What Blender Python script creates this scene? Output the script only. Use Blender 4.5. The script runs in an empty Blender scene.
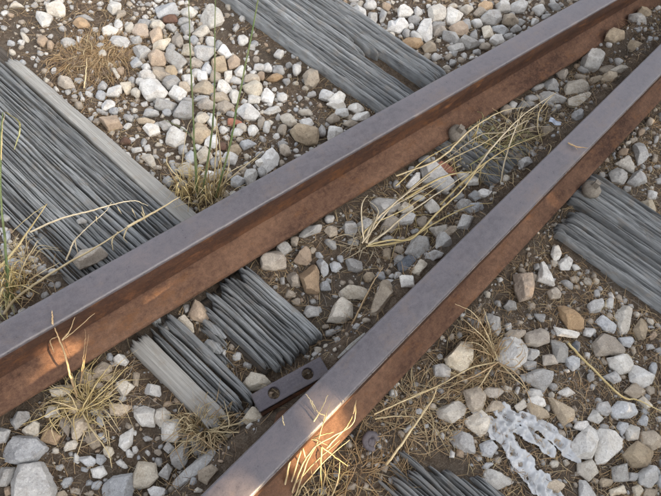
import bpy, math, random
import numpy as np
from mathutils import Matrix, Vector

S = bpy.context.scene
C = S.collection
PI = math.pi
# ---------------------------------------------------------------- camera
YAW, TILT, ROLL, CAMH = -0.86759, 0.548, 0.21459, 1.322
cam_d = bpy.data.cameras.new("camera")
cam_d.sensor_width = 36.0
cam_d.lens = 0.949 * 36.0
cam_d.clip_start = 0.02
cam_d.clip_end = 500.0
cam = bpy.data.objects.new("camera", cam_d)
C.objects.link(cam)
RM = Matrix.Rotation(YAW, 4, 'Z') @ Matrix.Rotation(TILT, 4, 'X') @ Matrix.Rotation(ROLL, 4, 'Z')
cam.matrix_world = Matrix.Translation((0, 0, CAMH)) @ RM
S.camera = cam
# ---------------------------------------------------------------- light
SUN_EL, SUN_AZ = math.radians(17), math.radians(-78)     # azimuth measured from +x, direction TOWARDS the sun
world = bpy.data.worlds.new("World")
S.world = world
world.use_nodes = True
nt = world.node_tree
bg = nt.nodes["Background"]
sky = nt.nodes.new("ShaderNodeTexSky")
sky.sky_type = 'NISHITA'
sky.sun_disc = False
sky.sun_elevation = SUN_EL
sky.sun_rotation = PI / 2 - SUN_AZ
sky.air_density = 0.6
sky.dust_density = 6.0
sky.ozone_density = 0.6
sky_desat = nt.nodes.new("ShaderNodeHueSaturation")      # sky colour desaturated so its light is less blue
sky_desat.inputs['Saturation'].default_value = 0.34
nt.links.new(sky.outputs[0], sky_desat.inputs['Color'])
nt.links.new(sky_desat.outputs[0], bg.inputs[0])
bg.inputs[1].default_value = 0.15
sd = bpy.data.lights.new("sun", 'SUN')
sd.energy = 3.8
sd.angle = math.radians(0.5)
sd.color = (1.0, 0.72, 0.42)
sun = bpy.data.objects.new("sun", sd)
C.objects.link(sun)
SUNV = Vector((math.cos(SUN_EL) * math.cos(SUN_AZ), math.cos(SUN_EL) * math.sin(SUN_AZ), math.sin(SUN_EL)))
sun.rotation_euler = SUNV.to_track_quat('Z', 'Y').to_euler()
S.view_settings.view_transform = 'Standard'
S.view_settings.look = 'None'
S.view_settings.exposure = 2.45
S.view_settings.gamma = 1.0

# ---------------------------------------------------------------- data traced on the ground plane (tenths of mm / mm)
STONES = [
('G',-1907,4559,[-419,-76,161,-485,274,-342,309,223,-49,453,-276,228]),
('B',-1770,5223,[-344,56,-95,-233,64,-284,373,-206,294,103,30,331,-322,233]),
('G',719,2820,[-427,-206,-47,-264,436,-1,488,185,39,157,-489,129]),
('B',-710,3508,[-424,39,79,-357,307,-112,363,60,62,223,-386,148]),
('W',8016,578,[-415,90,-289,-309,75,-337,323,-150,457,98,98,332,-249,276]),
('W',8101,-2272,[-366,47,-469,-61,-288,-174,235,-201,418,-121,339,162,132,348]),
('W',7758,-1902,[-402,-82,-149,-279,152,-187,420,-7,361,179,32,208,-413,168]),
('T',6265,3421,[-105,123,-565,-186,-445,-337,195,-161,504,181,416,380]),
('C',6893,1259,[-360,55,-184,-298,150,-235,437,75,260,238,-304,165]),
('C',-150,3380,[-272,-64,-36,-225,180,-179,274,65,46,291,-192,112]),
('T',8483,-2845,[-265,-48,-63,-232,339,-167,243,210,-253,238]),
('W',10078,5373,[-330,81,-104,-480,251,-439,271,382,-88,456]),
('T',10095,-780,[-425,29,86,-320,275,-302,242,44,100,280,-278,269]),
('W',5573,-1167,[-264,99,-196,-130,231,-262,322,-256,11,269,-103,280]),
('O',9580,1566,[-242,74,-369,-176,-75,-288,219,-121,450,135,17,375]),
('C',5384,3799,[-146,-230,109,-258,308,15,235,265,-91,209,-415,-1]),
('T',1382,8304,[-306,-136,62,-203,338,-169,291,120,-53,244,-332,145]),
('C',5833,435,[-316,110,-177,-162,147,-188,307,-114,282,104,-243,249]),
('C',6115,-108,[-233,71,-163,-201,42,-222,273,-67,258,168,-178,250]),
('O',5340,4933,[-305,-177,-69,-381,255,24,274,284,-155,250]),
('G',5528,-140,[-190,35,-76,-222,61,-344,248,-60,55,278,-98,314]),
('G',8034,-257,[-291,153,-148,-251,134,-227,342,-82,145,156,-181,250]),
('W',10002,-1279,[-276,143,-239,-132,-16,-207,317,-144,406,42,-192,298]),
('W',754,3797,[-246,-23,-60,-217,123,-153,246,118,-63,275]),
('G',8138,3952,[-252,-147,1,-291,229,-128,353,114,31,305,-363,147]),
('T',6439,312,[-222,8,-222,-150,2,-219,225,-102,281,174,-64,289]),
('T',8021,8582,[-327,24,-170,-270,79,-375,306,-180,292,92,64,394,-243,315]),
('W',10049,-1767,[-229,100,-154,-199,7,-260,297,-174,164,297,-85,236]),
('T',4875,5852,[-316,-16,-118,-193,149,-281,267,-125,253,143,-10,281,-225,192]),
('O',9898,319,[-172,118,-259,-181,31,-395,204,-224,151,285,45,396]),
('W',5433,12325,[-293,-185,115,-370,269,-289,275,236,-104,386,-262,222]),
('T',8818,433,[-338,47,-177,-135,124,-232,286,-63,286,132,-181,250]),
('T',7857,-1137,[-143,90,-188,-186,69,-242,250,-95,13,432]),
('W',462,4437,[-157,88,-145,-130,52,-307,226,-19,112,147,-89,221]),
('G',8323,-3247,[166,154,-161,176,-263,13,-147,-178,130,-155,275,-10]),
('O',2673,5742,[-194,-22,-60,-226,211,-320,162,154,76,312,-194,101]),
('B',9075,-2004,[-8,-178,198,-225,273,-35,62,206,-247,214,-278,19]),
('C',2767,3602,[-219,-46,0,-184,218,-180,208,28,38,241,-245,141]),
('G',612,3269,[-198,-24,-171,-203,42,-161,245,83,230,171,-146,134]),
('T',-722,5044,[-177,-137,-110,-214,196,-92,204,213,13,228,-127,2]),
('G',9029,-94,[-323,-124,-104,-288,156,-106,238,216,34,302]),
('T',9034,-2812,[-229,139,-136,-160,48,-211,200,-134,217,99,-100,267]),
('G',8296,5482,[-273,-133,-20,-248,286,-228,284,8,-29,303,-248,298]),
('W',6625,8381,[-358,-106,-308,-261,113,-182,321,7,309,308,-78,235]),
('C',10999,-566,[-341,-178,-193,-287,328,33,293,230,-87,201]),
('W',8519,13955,[-254,-293,230,-264,351,60,105,421,-432,77]),
('C',5985,3994,[-266,1,41,-235,223,-188,265,-51,-1,241,-263,231]),
('C',2216,2944,[-178,-34,58,-241,195,-54,127,214,-201,115]),
('C',7318,-2288,[247,69,-65,194,-187,90,-144,-167,150,-186]),
('W',17678,5796,[-455,-32,-196,-356,282,-177,517,56,104,294,-252,214]),
('T',5662,10242,[-292,-86,-154,-262,120,-234,241,-100,200,228,84,348,-199,106]),
('T',-85,5878,[113,173,-50,224,-197,23,7,-265,128,-155]),
('G',1013,3254,[-158,-127,-10,-191,132,-123,105,206,-68,236]),
('G',7864,-2807,[282,34,-52,180,-254,-12,24,-202]),
('G',16005,2478,[-447,-207,-134,-239,312,-130,299,294,-29,282]),
('W',5016,10479,[153,290,-80,259,-272,14,-146,-230,89,-242,256,-91]),
('G',8167,1364,[-161,-56,-116,-281,60,-218,215,25,91,248,-90,281]),
('C',16383,5352,[-459,2,112,-316,328,-252,325,59,2,297,-308,209]),
('O',6193,13381,[-121,320,-276,-189,21,-381,301,-49,75,298]),
('G',-2241,4977,[-161,-66,-74,-133,61,-99,200,68,-26,229]),
('G',5746,11179,[-133,-197,68,-285,308,137,98,318,-341,27]),
('D',7546,3816,[-250,-11,-175,-190,192,-153,299,19,109,190,-175,145]),
('C',742,4190,[174,-42,126,136,-18,188,-168,51,-129,-152,15,-181]),
('W',15375,5523,[-468,92,118,-318,322,-272,389,-136,-95,328,-265,307]),
('T',129,4839,[32,-191,245,-80,-91,242,-186,30]),
('G',7467,12839,[-50,-324,343,-116,239,183,-10,279,-239,128,-282,-150]),
('W',7199,10157,[198,109,53,264,-262,259,-223,-114,4,-300,230,-219]),
('O',-1231,5191,[40,248,-187,44,-4,-187,152,-105]),
('C',15892,4815,[-256,299,-409,111,-51,-273,340,-204,376,68]),
('T',11155,-1012,[-266,-118,-135,-200,346,18,241,186,-186,114]),
('T',811,2559,[-96,-156,212,-70,155,90,-103,135,-169,0]),
('T',260,5827,[-163,119,-222,-35,-72,-120,161,-129,204,6,92,160]),
('G',6620,12979,[-150,-353,292,-146,123,254,-265,245]),
('T',7423,-751,[-167,40,-94,-144,118,-242,160,-62,75,132,-93,276]),
('W',-90,4206,[-114,-159,65,-122,234,130,-27,151,-158,0]),
('W',10343,1541,[-295,-31,-84,-394,245,191,134,234]),
('B',5894,-621,[-82,169,-196,-4,-80,-156,177,-108,181,99]),
('G',6961,-2563,[-191,-3,-81,-191,85,-170,138,147,49,217]),
('C',4668,9367,[265,-195,134,234,-173,229,-181,-50,-45,-217]),
('G',-1535,5889,[-157,-146,141,-93,180,32,9,162,-172,44]),
('O',3881,11853,[-181,-167,160,-266,222,181,-201,253]),
('T',8015,4966,[290,-97,126,243,-299,50,-117,-196]),
('C',-626,5943,[-57,-112,169,-139,241,-31,-16,137,-160,155,-176,-10]),
('T',6671,11626,[-250,200,-333,93,-19,-269,216,-255,237,17,149,215]),
('T',-605,4656,[128,110,-6,220,-113,49,-80,-176,70,-203]),
('C',7839,10809,[-173,251,-225,60,-178,-224,100,-277,258,-24,217,214]),
('O',5562,5503,[-190,-79,-68,-201,82,-169,223,10,191,210,1,168,-238,60]),
('B',10512,-407,[-147,-88,-23,-245,175,-127,134,223,-138,236]),
('T',7579,12217,[258,73,141,311,-134,156,-311,-200,47,-340]),
('W',15318,9922,[-359,-110,-203,-344,374,-102,264,273,-77,285]),
('B',7513,14968,[238,-258,316,40,-188,332,-366,-113]),
('C',450,5214,[170,-106,95,129,-139,149,-125,-172]),
('C',20304,6532,[-486,-240,-191,-281,225,-121,459,158,247,311,-254,172]),
('W',892,4806,[-2,162,-231,103,78,-250,155,-15]),
('T',9538,10231,[-293,-90,-156,-255,120,-207,259,63,219,294,-150,196]),
('W',13995,9867,[-260,122,-249,-315,23,-281,364,126,122,347]),
('G',6332,1283,[170,-90,119,94,-93,194,-227,7,31,-205]),
('T',6747,-102,[295,-108,9,144,-317,96,13,-132]),
('C',14916,10292,[114,-287,334,-35,308,207,-126,266,-309,41,-321,-192]),
('T',5937,12732,[-102,-281,198,-256,176,176,-55,302,-217,59]),
('C',-1452,5550,[-141,-34,27,-188,157,16,123,119,-166,87]),
('C',4765,16696,[153,261,-195,251,-275,-25,-62,-261,138,-224,242,-3]),
('G',5913,8251,[236,121,66,261,-163,80,-212,-180,-128,-259,203,-23]),
('W',10846,4832,[86,-290,265,-96,-21,280,-173,248,-157,-143]),
('T',9666,-1891,[-121,-109,157,-178,164,136,-200,152]),
('W',8830,-2432,[-22,-162,205,-51,123,129,-86,132,-220,-48]),
('W',7576,-599,[104,141,-122,161,-197,47,-48,-133,86,-178,178,-38]),
('G',6177,6020,[186,-147,353,-16,22,144,-334,71,-228,-52]),
('T',-560,5464,[103,-139,129,70,62,142,-100,122,-142,-40,-51,-155]),
('W',9509,72,[84,-210,276,-176,-130,296,-230,90]),
('G',8740,-1680,[-28,173,-210,67,-74,-145,104,-137,208,42]),
('G',14617,2340,[-52,-247,200,-186,211,197,-113,233,-247,3]),
('G',5958,13847,[140,288,-169,185,-194,-238,223,-234]),
('C',2293,5658,[-82,-150,30,-221,105,-63,82,230,-134,204]),
('G',7998,3471,[-245,-73,76,-134,373,-41,203,78,-140,118,-267,52]),
('T',4998,5183,[-152,-125,3,-237,133,-30,130,244,-114,148]),
('G',15045,1903,[305,-77,88,222,-301,136,-228,-92,135,-190]),
('W',8789,8209,[-258,-161,117,-104,322,-63,173,187,-26,212,-329,-70]),
('G',6457,4580,[-185,-10,-71,-167,84,-190,204,-15,56,161,-89,221]),
('W',4304,16570,[-7,324,-178,141,-198,-255,-7,-273,204,-75,186,138]),
('G',14536,9220,[-268,62,-70,-280,125,-304,265,150,-53,371]),
('W',5951,11800,[-22,252,-223,137,-132,-210,20,-267,210,-57,147,145]),
('G',7051,5485,[-58,-228,151,-135,185,122,21,193,-110,131,-189,-83]),
('G',8526,3648,[-48,-157,122,-184,162,131,45,236,-281,-26]),
('C',8962,4042,[263,59,-158,224,-198,-102,92,-181]),
('C',5317,9561,[-213,-158,151,-187,206,229,-144,117]),
('G',10692,109,[151,-124,259,28,17,134,-136,144,-257,-28,-34,-155]),
('R',10569,5391,[-184,-82,115,-261,201,-176,53,238,-185,280]),
('C',15222,2473,[-104,-301,120,-189,232,92,16,193,-265,205]),
('G',6010,12281,[-234,88,-194,-139,-34,-239,226,-65,220,136,16,220]),
('O',13236,9702,[-297,228,-278,0,-11,-218,253,-224,335,-23,-1,236]),
('B',9024,-511,[-170,27,-150,-129,60,-146,200,-33,120,120,-60,161]),
('G',16372,9114,[-108,-229,247,-211,375,43,-134,262,-379,134]),
('T',6496,-2065,[-183,154,-60,-128,165,-120,79,94]),
('T',6927,180,[-22,153,-160,147,-151,-22,-28,-132,190,-133,171,-13]),
('T',6866,11051,[-23,-203,190,-199,255,39,26,194,-197,153,-251,17]),
('O',6657,14136,[-249,-214,59,-252,279,230,-90,235]),
('G',5405,11609,[184,77,-105,228,-253,92,-152,-54,54,-216,273,-128]),
('T',14070,4578,[168,-285,246,76,-118,231,-297,-22]),
('G',9336,3697,[-104,-179,272,-22,109,196,-277,6]),
('W',-116,2966,[-114,143,-125,11,0,-119,84,-123,146,-38,9,126]),
('T',19189,5312,[112,-257,294,111,92,356,-147,188,-245,-104,-105,-293]),
('G',7468,5287,[126,142,-160,188,-205,-83,49,-168,190,-78]),
('O',15024,9297,[218,-171,245,216,-205,266,-293,-62,35,-249]),
('T',18721,5953,[-107,203,-309,101,-250,-178,142,-272,304,-38,220,184]),
('T',8426,828,[-141,-31,-32,-113,202,-131,229,-38,-19,152,-238,161]),
('W',-825,3979,[-84,146,-122,-7,-29,-103,114,-107,122,70]),
('G',4799,4230,[-161,73,-144,-68,74,-166,202,-20,28,180]),
('G',5643,14479,[199,-177,236,-12,-4,253,-220,186,-217,3,6,-252]),
('B',5804,5044,[-172,-237,8,-210,112,-43,91,286,-39,204]),
('O',6385,14610,[109,-260,258,86,31,260,-222,67,-176,-153]),
('C',4055,10270,[-74,-243,47,-286,139,13,32,231,-144,285]),
('B',9969,3874,[210,27,-21,169,-225,139,-215,-45,40,-168,211,-121]),
('G',-1942,5760,[-127,-77,-14,-140,141,16,0,200]),
('W',6891,3308,[-43,209,-190,-29,36,-194,197,14]),
('C',7967,9292,[175,-1,86,218,-130,237,-164,3,-83,-213,116,-244]),
('T',-893,5223,[-62,-229,116,-19,39,173,-93,75]),
('C',7409,3402,[150,146,-249,32,-148,-146,247,-31]),
('T',16909,8697,[319,-85,33,314,-345,63,-7,-292]),
('C',-958,5631,[106,43,-7,144,-174,-9,74,-178]),
('B',-886,4326,[-115,103,-65,-63,30,-148,138,-97,88,44,-76,161]),
('G',5314,6011,[-158,62,-148,-161,140,-138,152,51,13,185]),
('W',13426,10517,[-344,12,-175,-223,289,-116,261,105,-31,223]),
('W',7161,11306,[206,-229,166,114,-35,228,-207,52,-130,-164]),
('T',17864,5196,[-240,21,-21,-253,200,-274,223,72,92,214,-255,220]),
('C',14480,1121,[-206,-21,-17,-235,154,-149,137,153,-68,253]),
('W',17668,9015,[-356,87,-176,-159,16,-234,325,-110,240,182,-50,235]),
('W',8487,4850,[-231,77,-224,-26,43,-166,239,-82,185,43,-12,154]),
('G',10091,4254,[245,-44,68,165,-121,145,-206,-63,15,-204]),
('W',12669,11717,[135,195,-100,274,-261,85,-96,-224,67,-292,255,-38]),
('T',3556,13819,[-171,66,-100,-134,139,-245,198,57,-66,257]),
('W',6489,12171,[-87,176,-190,-96,-69,-237,61,-189,215,64,70,283]),
('W',8406,-1691,[114,145,-187,93,-53,-120,126,-118]),
('W',11007,1392,[-201,-74,-39,-179,204,-76,179,110,-11,128,-133,91]),
('T',6746,10698,[-140,172,-202,35,-110,-173,252,-136,200,102]),
('G',230,3186,[-155,52,-55,-145,108,-25,102,117]),
('W',9558,5661,[-298,17,-220,-164,92,-99,292,100,133,145]),
('T',20608,6047,[136,-245,297,127,37,264,-352,74,-118,-221]),
('G',9541,-1365,[194,69,-159,162,-106,-89,72,-142]),
('W',9343,4723,[-137,161,-152,-110,161,-213,128,162]),
('T',8599,-100,[148,56,-34,146,-210,-16,97,-186]),
('G',20117,6020,[-228,155,-207,-137,68,-312,226,-167,195,185,-54,276]),
('W',707,5799,[-130,9,2,-169,108,-126,98,51,40,121,-119,113]),
('W',8017,-1605,[-47,128,-194,84,-85,-88,146,-113,181,-11]),
('B',10618,4232,[218,-217,43,201,-159,179,-102,-163]),
('C',7158,13128,[235,32,-26,241,-265,-10,56,-264]),
('W',4554,12867,[-270,-33,-47,-185,128,-116,216,41,100,166,-127,128]),
('W',4643,11096,[-152,164,-139,-143,126,-203,196,-16,-31,197]),
('C',6561,13773,[391,64,-111,161,-269,-13,-10,-212]),
('C',5969,10692,[-150,-157,211,-149,105,247,-165,59]),
('C',7529,-3001,[-189,27,106,-143,192,-3,-109,119]),
('T',6343,11017,[-193,22,-25,-149,252,-197,131,141,-164,183]),
('W',5823,9082,[205,-63,21,210,-222,62,-4,-209]),
('G',8377,230,[18,168,-175,27,-145,-99,128,-95,174,-1]),
('G',14801,8709,[302,-247,62,260,-254,165,-111,-178]),
('W',8013,10346,[175,171,-102,150,-220,-7,-39,-250,186,-63]),
('W',11066,1732,[-201,-118,-78,-156,98,-96,224,120,88,176,-131,73]),
('W',5747,9813,[101,-127,188,89,-14,202,-210,32,-67,-196]),
('B',10577,-995,[-60,-127,154,-97,172,27,-89,183,-177,14]),
('T',8970,3748,[156,-115,228,-37,50,128,-212,100,-222,-76]),
('G',15799,5899,[-275,-72,-25,-209,183,-132,241,56,55,176,-179,181]),
('C',8720,5115,[-186,121,-174,-66,92,-158,185,-67,83,170]),
('W',5621,15067,[62,182,-142,170,-222,-48,39,-222,264,-83]),
('W',7680,-440,[-98,130,-132,0,-34,-116,96,-156,142,12,26,129]),
('W',9674,9167,[-235,156,-228,-5,33,-215,253,-37,177,101]),
('W',9833,8252,[-50,171,-277,128,-196,-62,99,-174,236,-90,188,28]),
('B',5552,8327,[-79,168,-200,-11,-83,-137,207,-92,155,73]),
('T',14420,9666,[161,-277,215,116,-80,228,-296,-68]),
('W',10567,4015,[-7,187,-129,192,-171,39,-34,-141,160,-227,182,-51]),
('W',9916,8597,[219,-181,83,211,-205,133,-98,-163]),
('G',6653,14857,[-78,141,-291,-24,-111,-187,301,-62,179,132]),
('C',-1001,4792,[34,-109,128,-34,109,54,-19,96,-122,32,-131,-38]),
('W',8312,8911,[179,118,-63,191,-208,-22,-71,-181,162,-107]),
('O',8006,12016,[30,-186,191,-13,169,181,-131,146,-259,-128]),
('C',7874,13623,[-262,85,-129,-178,245,-106,147,200]),
('W',14043,10932,[22,-212,246,-136,166,192,-125,196,-309,-41]),
('B',8749,-2220,[30,120,-100,91,-165,-100,71,-97,164,-14]),
('W',6250,15893,[220,25,109,249,-190,97,-176,-162,36,-208]),
('W',17242,9348,[-298,-84,62,-269,275,-16,129,196,-167,174]),
('O',5094,15787,[-205,132,-164,-95,-4,-168,166,-162,184,77,25,217]),
('W',8317,-883,[-188,135,-86,-64,152,-139,122,68]),
('T',10110,975,[-181,-40,17,-146,149,-77,114,117,-99,146]),
('T',7095,13670,[160,8,143,193,-39,223,-192,20,-112,-233,39,-212]),
('G',5589,12832,[190,18,28,174,-179,172,-190,-28,16,-178,134,-158]),
('T',6217,12671,[-30,-239,167,-97,154,125,-8,199,-115,111,-168,-99]),
('W',8011,12520,[150,98,63,245,-190,104,-107,-193,84,-255]),
('G',8918,1431,[76,-152,178,-27,48,135,-157,92,-145,-47]),
('G',8115,95,[5,124,-115,115,-128,-64,51,-136,187,-38]),
('W',8065,14584,[-177,229,-203,-2,-16,-213,254,-125,143,112]),
('T',8071,-3477,[-37,-96,200,-72,1,110,-164,59]),
('G',1938,5906,[219,-13,0,100,-212,28,-6,-116]),
('T',6618,5703,[62,-155,172,-4,24,159,-131,108,-128,-108]),
('W',9505,9010,[-48,147,-217,162,-104,-126,160,-221,209,37]),
('W',4117,12489,[-107,-122,131,-108,249,52,47,157,-130,94,-191,-73]),
('W',7644,10494,[-16,247,-217,-27,14,-183,218,-37]),
('T',13580,9258,[-260,-94,95,-213,236,-22,90,176,-161,153]),
('W',9488,9458,[212,-155,52,245,-213,77,-50,-166]),
('T',-1612,4065,[-109,76,-55,-68,128,-123,90,33,-53,83]),
('T',8030,11168,[-52,-158,149,-172,203,32,79,143,-152,135,-227,20]),
('C',7879,-3285,[-68,-85,110,-73,131,57,-25,118,-148,-16]),
('G',4395,15233,[-179,121,-170,-115,214,-161,134,156]),
('B',138,10083,[-130,-210,52,-78,160,203,-82,86]),
('W',5070,8910,[154,1,22,156,-182,117,-94,-125,100,-149]),
('T',6101,9238,[-83,150,-196,32,-36,-170,140,-96,175,85]),
('W',7244,10875,[-118,123,-197,-164,-54,-203,115,-56,160,103,94,198]),
('B',4981,9707,[-119,-160,46,-153,155,-5,100,177,-50,161,-132,-20]),
('C',6939,14558,[-155,-116,23,-175,179,-114,170,81,-24,237,-194,86]),
('W',9453,8681,[-87,-129,73,-185,192,-18,23,212,-200,120]),
('C',7210,-430,[107,-96,163,66,-118,89,-152,-59]),
('T',17001,4821,[-145,-145,42,-189,258,-37,138,125,-31,174,-262,72]),
('W',7929,11619,[166,62,72,182,-96,174,-184,-69,-70,-221,112,-129]),
('C',17541,4837,[358,-159,305,-12,-41,144,-320,151,-247,-14,-55,-110]),
('C',9653,-2202,[96,-154,79,134,-82,129,-93,-110]),
('B',16247,8595,[-56,231,-246,143,-68,-229,182,-212,188,67]),
('T',16503,6033,[-228,-118,-101,-177,167,-88,272,86,66,194,-176,103]),
('C',-476,4239,[99,10,17,108,-49,94,-93,-2,-47,-115,73,-96]),
('T',7238,8489,[112,127,-45,181,-163,-16,-110,-140,60,-176,148,23]),
('G',14344,8739,[-229,-81,157,-168,287,45,-215,203]),
('G',12140,4103,[-227,-96,199,-121,172,110,-144,107]),
('B',6046,4838,[-142,-36,-85,-126,106,-110,131,7,61,130,-71,135]),
('W',7803,9848,[-2,160,-266,117,-126,-82,188,-143,206,-53]),
('G',7621,13935,[225,130,-138,169,-197,-149,109,-150]),
('B',6489,9223,[-149,130,-177,-101,227,-126,100,96]),
('B',12167,5845,[-264,-2,114,-193,209,29,-60,166]),
('C',15788,8745,[69,-255,210,144,-9,229,-270,-117]),
('W',13257,10639,[7,220,-267,-29,-110,-212,143,-94,226,115]),
('W',6882,12022,[186,65,55,187,-93,157,-170,-55,-44,-193,65,-160]),
('T',17276,5214,[-206,-47,150,-190,331,-87,126,83,-98,143,-304,98]),
('T',7448,-2717,[-122,-24,51,-112,158,-50,5,105,-92,82]),
('T',267,5633,[-16,-108,167,-52,-17,119,-134,41]),
('T',737,5231,[138,73,21,153,-116,-72,-43,-154]),
('G',12965,11329,[-171,54,-200,-231,-31,-236,206,22,167,187,28,204]),
('B',-667,4190,[-61,-100,86,-66,86,27,-14,132,-97,8]),
('B',7158,12208,[29,189,-164,18,-158,-106,-3,-193,142,-89,155,180]),
('G',4946,11627,[-139,-55,129,-181,177,-68,78,102,-49,169,-196,33]),
('W',15779,8299,[262,55,-42,184,-222,103,-132,-154,135,-188]),
('O',8629,10875,[-309,181,-83,-117,242,-132,150,67]),
('G',5031,11008,[-106,185,-129,-90,108,-194,128,99]),
('W',6443,8518,[147,104,-20,159,-122,74,-142,-79,23,-170,112,-89]),
('W',9988,-249,[-70,-93,140,-99,165,-21,32,123,-116,84,-151,6]),
('B',9269,-2438,[111,91,-192,60,-40,-115,121,-36]),
('C',4887,12812,[191,126,-94,193,-126,-142,29,-177]),
('G',14809,4369,[-209,37,-173,-99,41,-150,211,-53,172,122,-41,143]),
('T',7021,12586,[177,-98,94,200,-120,108,-189,-13,38,-197]),
('T',6544,4129,[145,42,36,120,-112,90,-133,-50,-54,-114,119,-89]),
('G',6407,11305,[-216,78,41,-209,192,-49,-18,180]),
('B',4835,8525,[188,-79,49,187,-149,11,-88,-118]),
('T',16338,9556,[249,-143,189,80,19,179,-265,99,-259,-6,66,-210]),
('W',6906,9566,[-162,-84,-64,-170,131,-97,168,105,9,162,-82,84]),
('G',516,3557,[93,-94,63,119,-93,57,-63,-82]),
('G',13348,11249,[-178,-20,-308,-198,-179,-242,193,10,333,240,139,210]),
('T',6224,11919,[-20,-147,87,-154,172,113,-55,184,-183,4]),
('B',5494,4573,[147,71,-56,113,-145,-25,54,-160]),
('O',16673,9685,[-167,-85,131,-189,293,-84,126,140,-106,178,-277,40]),
('T',4676,11432,[73,75,-167,183,-176,35,77,-182,192,-111]),
('G',8027,-3024,[1,111,-145,21,-23,-91,168,-41]),
('G',-287,4900,[97,93,85,156,-54,52,-85,-57,-60,-139,16,-105]),
('W',6195,10470,[-139,16,-134,-166,-35,-204,109,-18,143,185,56,187]),
('T',7373,4381,[-38,102,-172,-43,-53,-177,130,8,134,111]),
('C',7522,11634,[-194,-109,-21,-210,222,142,-6,177]),
('W',6837,12263,[202,101,-75,157,-205,-58,-79,-147,158,-53]),
('G',10589,969,[-88,189,-86,-45,-12,-183,109,-92,76,130]),
('B',5576,13487,[-150,78,-155,-107,143,-145,161,173]),
('G',344,8580,[-19,-110,85,-121,118,32,17,107,-92,100,-110,-9]),
('G',6369,5381,[-69,-105,20,-154,149,42,-100,218]),
('T',8782,4544,[150,-9,111,100,-95,149,-138,-94,-28,-147]),
('G',14596,9868,[170,90,-4,194,-256,87,-174,-103,69,-153,194,-115]),
('B',10563,-1818,[157,56,126,114,-65,68,-176,-62,-112,-126,69,-50]),
('T',7174,11789,[2,-190,190,-14,-6,213,-186,-9]),
('O',3813,15704,[132,98,-27,194,-151,5,-97,-176,143,-121]),
('G',6869,5140,[186,-55,-44,151,-179,47,36,-143]),
('G',4304,9059,[-154,58,-125,-41,58,-160,158,15,63,128]),
('W',7892,13126,[211,43,49,203,-116,85,-150,-136,6,-195]),
('N',7401,14601,[-157,134,-219,6,144,-212,232,72]),
('G',15372,9384,[-200,-156,63,-189,226,51,71,186,-160,107]),
('T',4685,4887,[132,-46,19,145,-182,15,31,-115]),
('G',913,3545,[97,-69,84,20,5,88,-78,76,-104,-4,-4,-111]),
('W',6514,9750,[-9,-137,149,-82,139,47,-71,157,-208,14]),
('G',4093,9364,[109,-85,96,147,-131,93,-74,-154]),
('G',8421,-1956,[185,-176,20,67,-118,150,-87,-41]),
('W',11059,-66,[-38,-133,169,-6,137,84,-10,102,-105,36,-153,-83]),
('T',13710,5993,[-203,39,-136,-105,72,-152,166,-88,118,143,-17,162]),
('W',5970,15145,[144,126,67,202,-106,76,-210,-195,-13,-188,117,-21]),
('G',7777,1606,[31,162,-163,-42,-1,-116,133,-4]),
('T',9093,8607,[-189,122,-146,-69,64,-127,157,-60,113,134]),
('G',6062,14316,[151,-59,160,51,13,183,-151,94,-150,-97,-23,-171]),
('C',8584,9259,[118,47,-102,165,-189,119,-154,-3,101,-159,226,-169]),
('W',8764,12639,[126,152,-72,179,-185,-44,-119,-151,79,-119,172,-17]),
('T',12549,4484,[-191,-46,61,-141,202,-20,93,124,-165,83]),
('C',16011,9928,[-233,141,-134,-185,232,-105,135,150]),
('G',8919,11037,[86,131,-97,124,-174,47,-71,-161,79,-181,176,40]),
('W',-384,3839,[70,-109,32,108,-96,119,-6,-117]),
('D',9424,-281,[-37,-128,150,-10,91,92,-70,90,-133,-44]),
('T',9380,8227,[-211,146,-92,-89,229,-157,74,100]),
('T',7618,9123,[-51,-207,189,35,25,148,-164,24]),
('W',14912,1317,[57,170,-233,-2,-15,-133,190,-35]),
('W',18240,8525,[220,144,-169,188,-182,-202,131,-130]),
('W',13565,9860,[-144,-26,-47,-183,65,-215,176,11,52,246,-102,167]),
('T',7273,9645,[-134,-13,-145,-129,-42,-151,132,-16,173,136,16,174]),
('W',8353,10095,[-162,11,-80,-145,50,-129,149,-26,121,136,-77,154]),
('T',27,5593,[81,-89,104,-26,33,108,-75,84,-86,-10,-57,-67]),
('G',9281,757,[-87,-49,-21,-123,179,-5,-70,177]),
('G',-40,8925,[77,-110,77,75,3,115,-122,44,-37,-124]),
('G',4968,10043,[-16,170,-165,-71,46,-156,136,57]),
('G',6261,8234,[117,-34,109,129,7,140,-110,43,-116,-116,-6,-162]),
('R',6673,10095,[-206,8,143,-171,157,7,-94,156]),
('G',8554,8482,[-179,-113,-42,-192,164,50,113,167,-55,88]),
('W',9412,10782,[-100,-167,37,-141,183,33,75,160,-16,173,-180,-58]),
('B',4128,12903,[161,3,36,210,-130,42,-78,-112,11,-143]),
('W',6839,6034,[4,-121,95,-58,143,54,14,135,-131,53,-125,-63]),
('G',7704,14300,[-181,-33,87,-177,218,-65,37,129,-161,146]),
('C',4991,12506,[2,-176,115,-52,95,164,3,160,-125,52,-91,-147]),
('N',3880,11154,[39,115,-140,120,-137,-32,12,-124,104,-112,123,33]),
('C',6739,9826,[141,-87,83,93,-48,143,-174,18,-2,-168]),
('G',5410,9210,[158,106,-44,144,-144,-120,30,-130]),
('C',3475,16074,[67,177,-22,304,-88,-18,-30,-337,73,-127]),
('B',5618,-851,[-56,-44,206,-77,33,53,-183,68]),
('O',5347,-295,[38,98,-125,17,-17,-122,105,6]),
('G',7508,4071,[141,10,30,109,-97,85,-143,-14,-30,-110,100,-80]),
('C',6194,14892,[144,73,87,173,-95,126,-170,-66,-38,-165,72,-140]),
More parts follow.
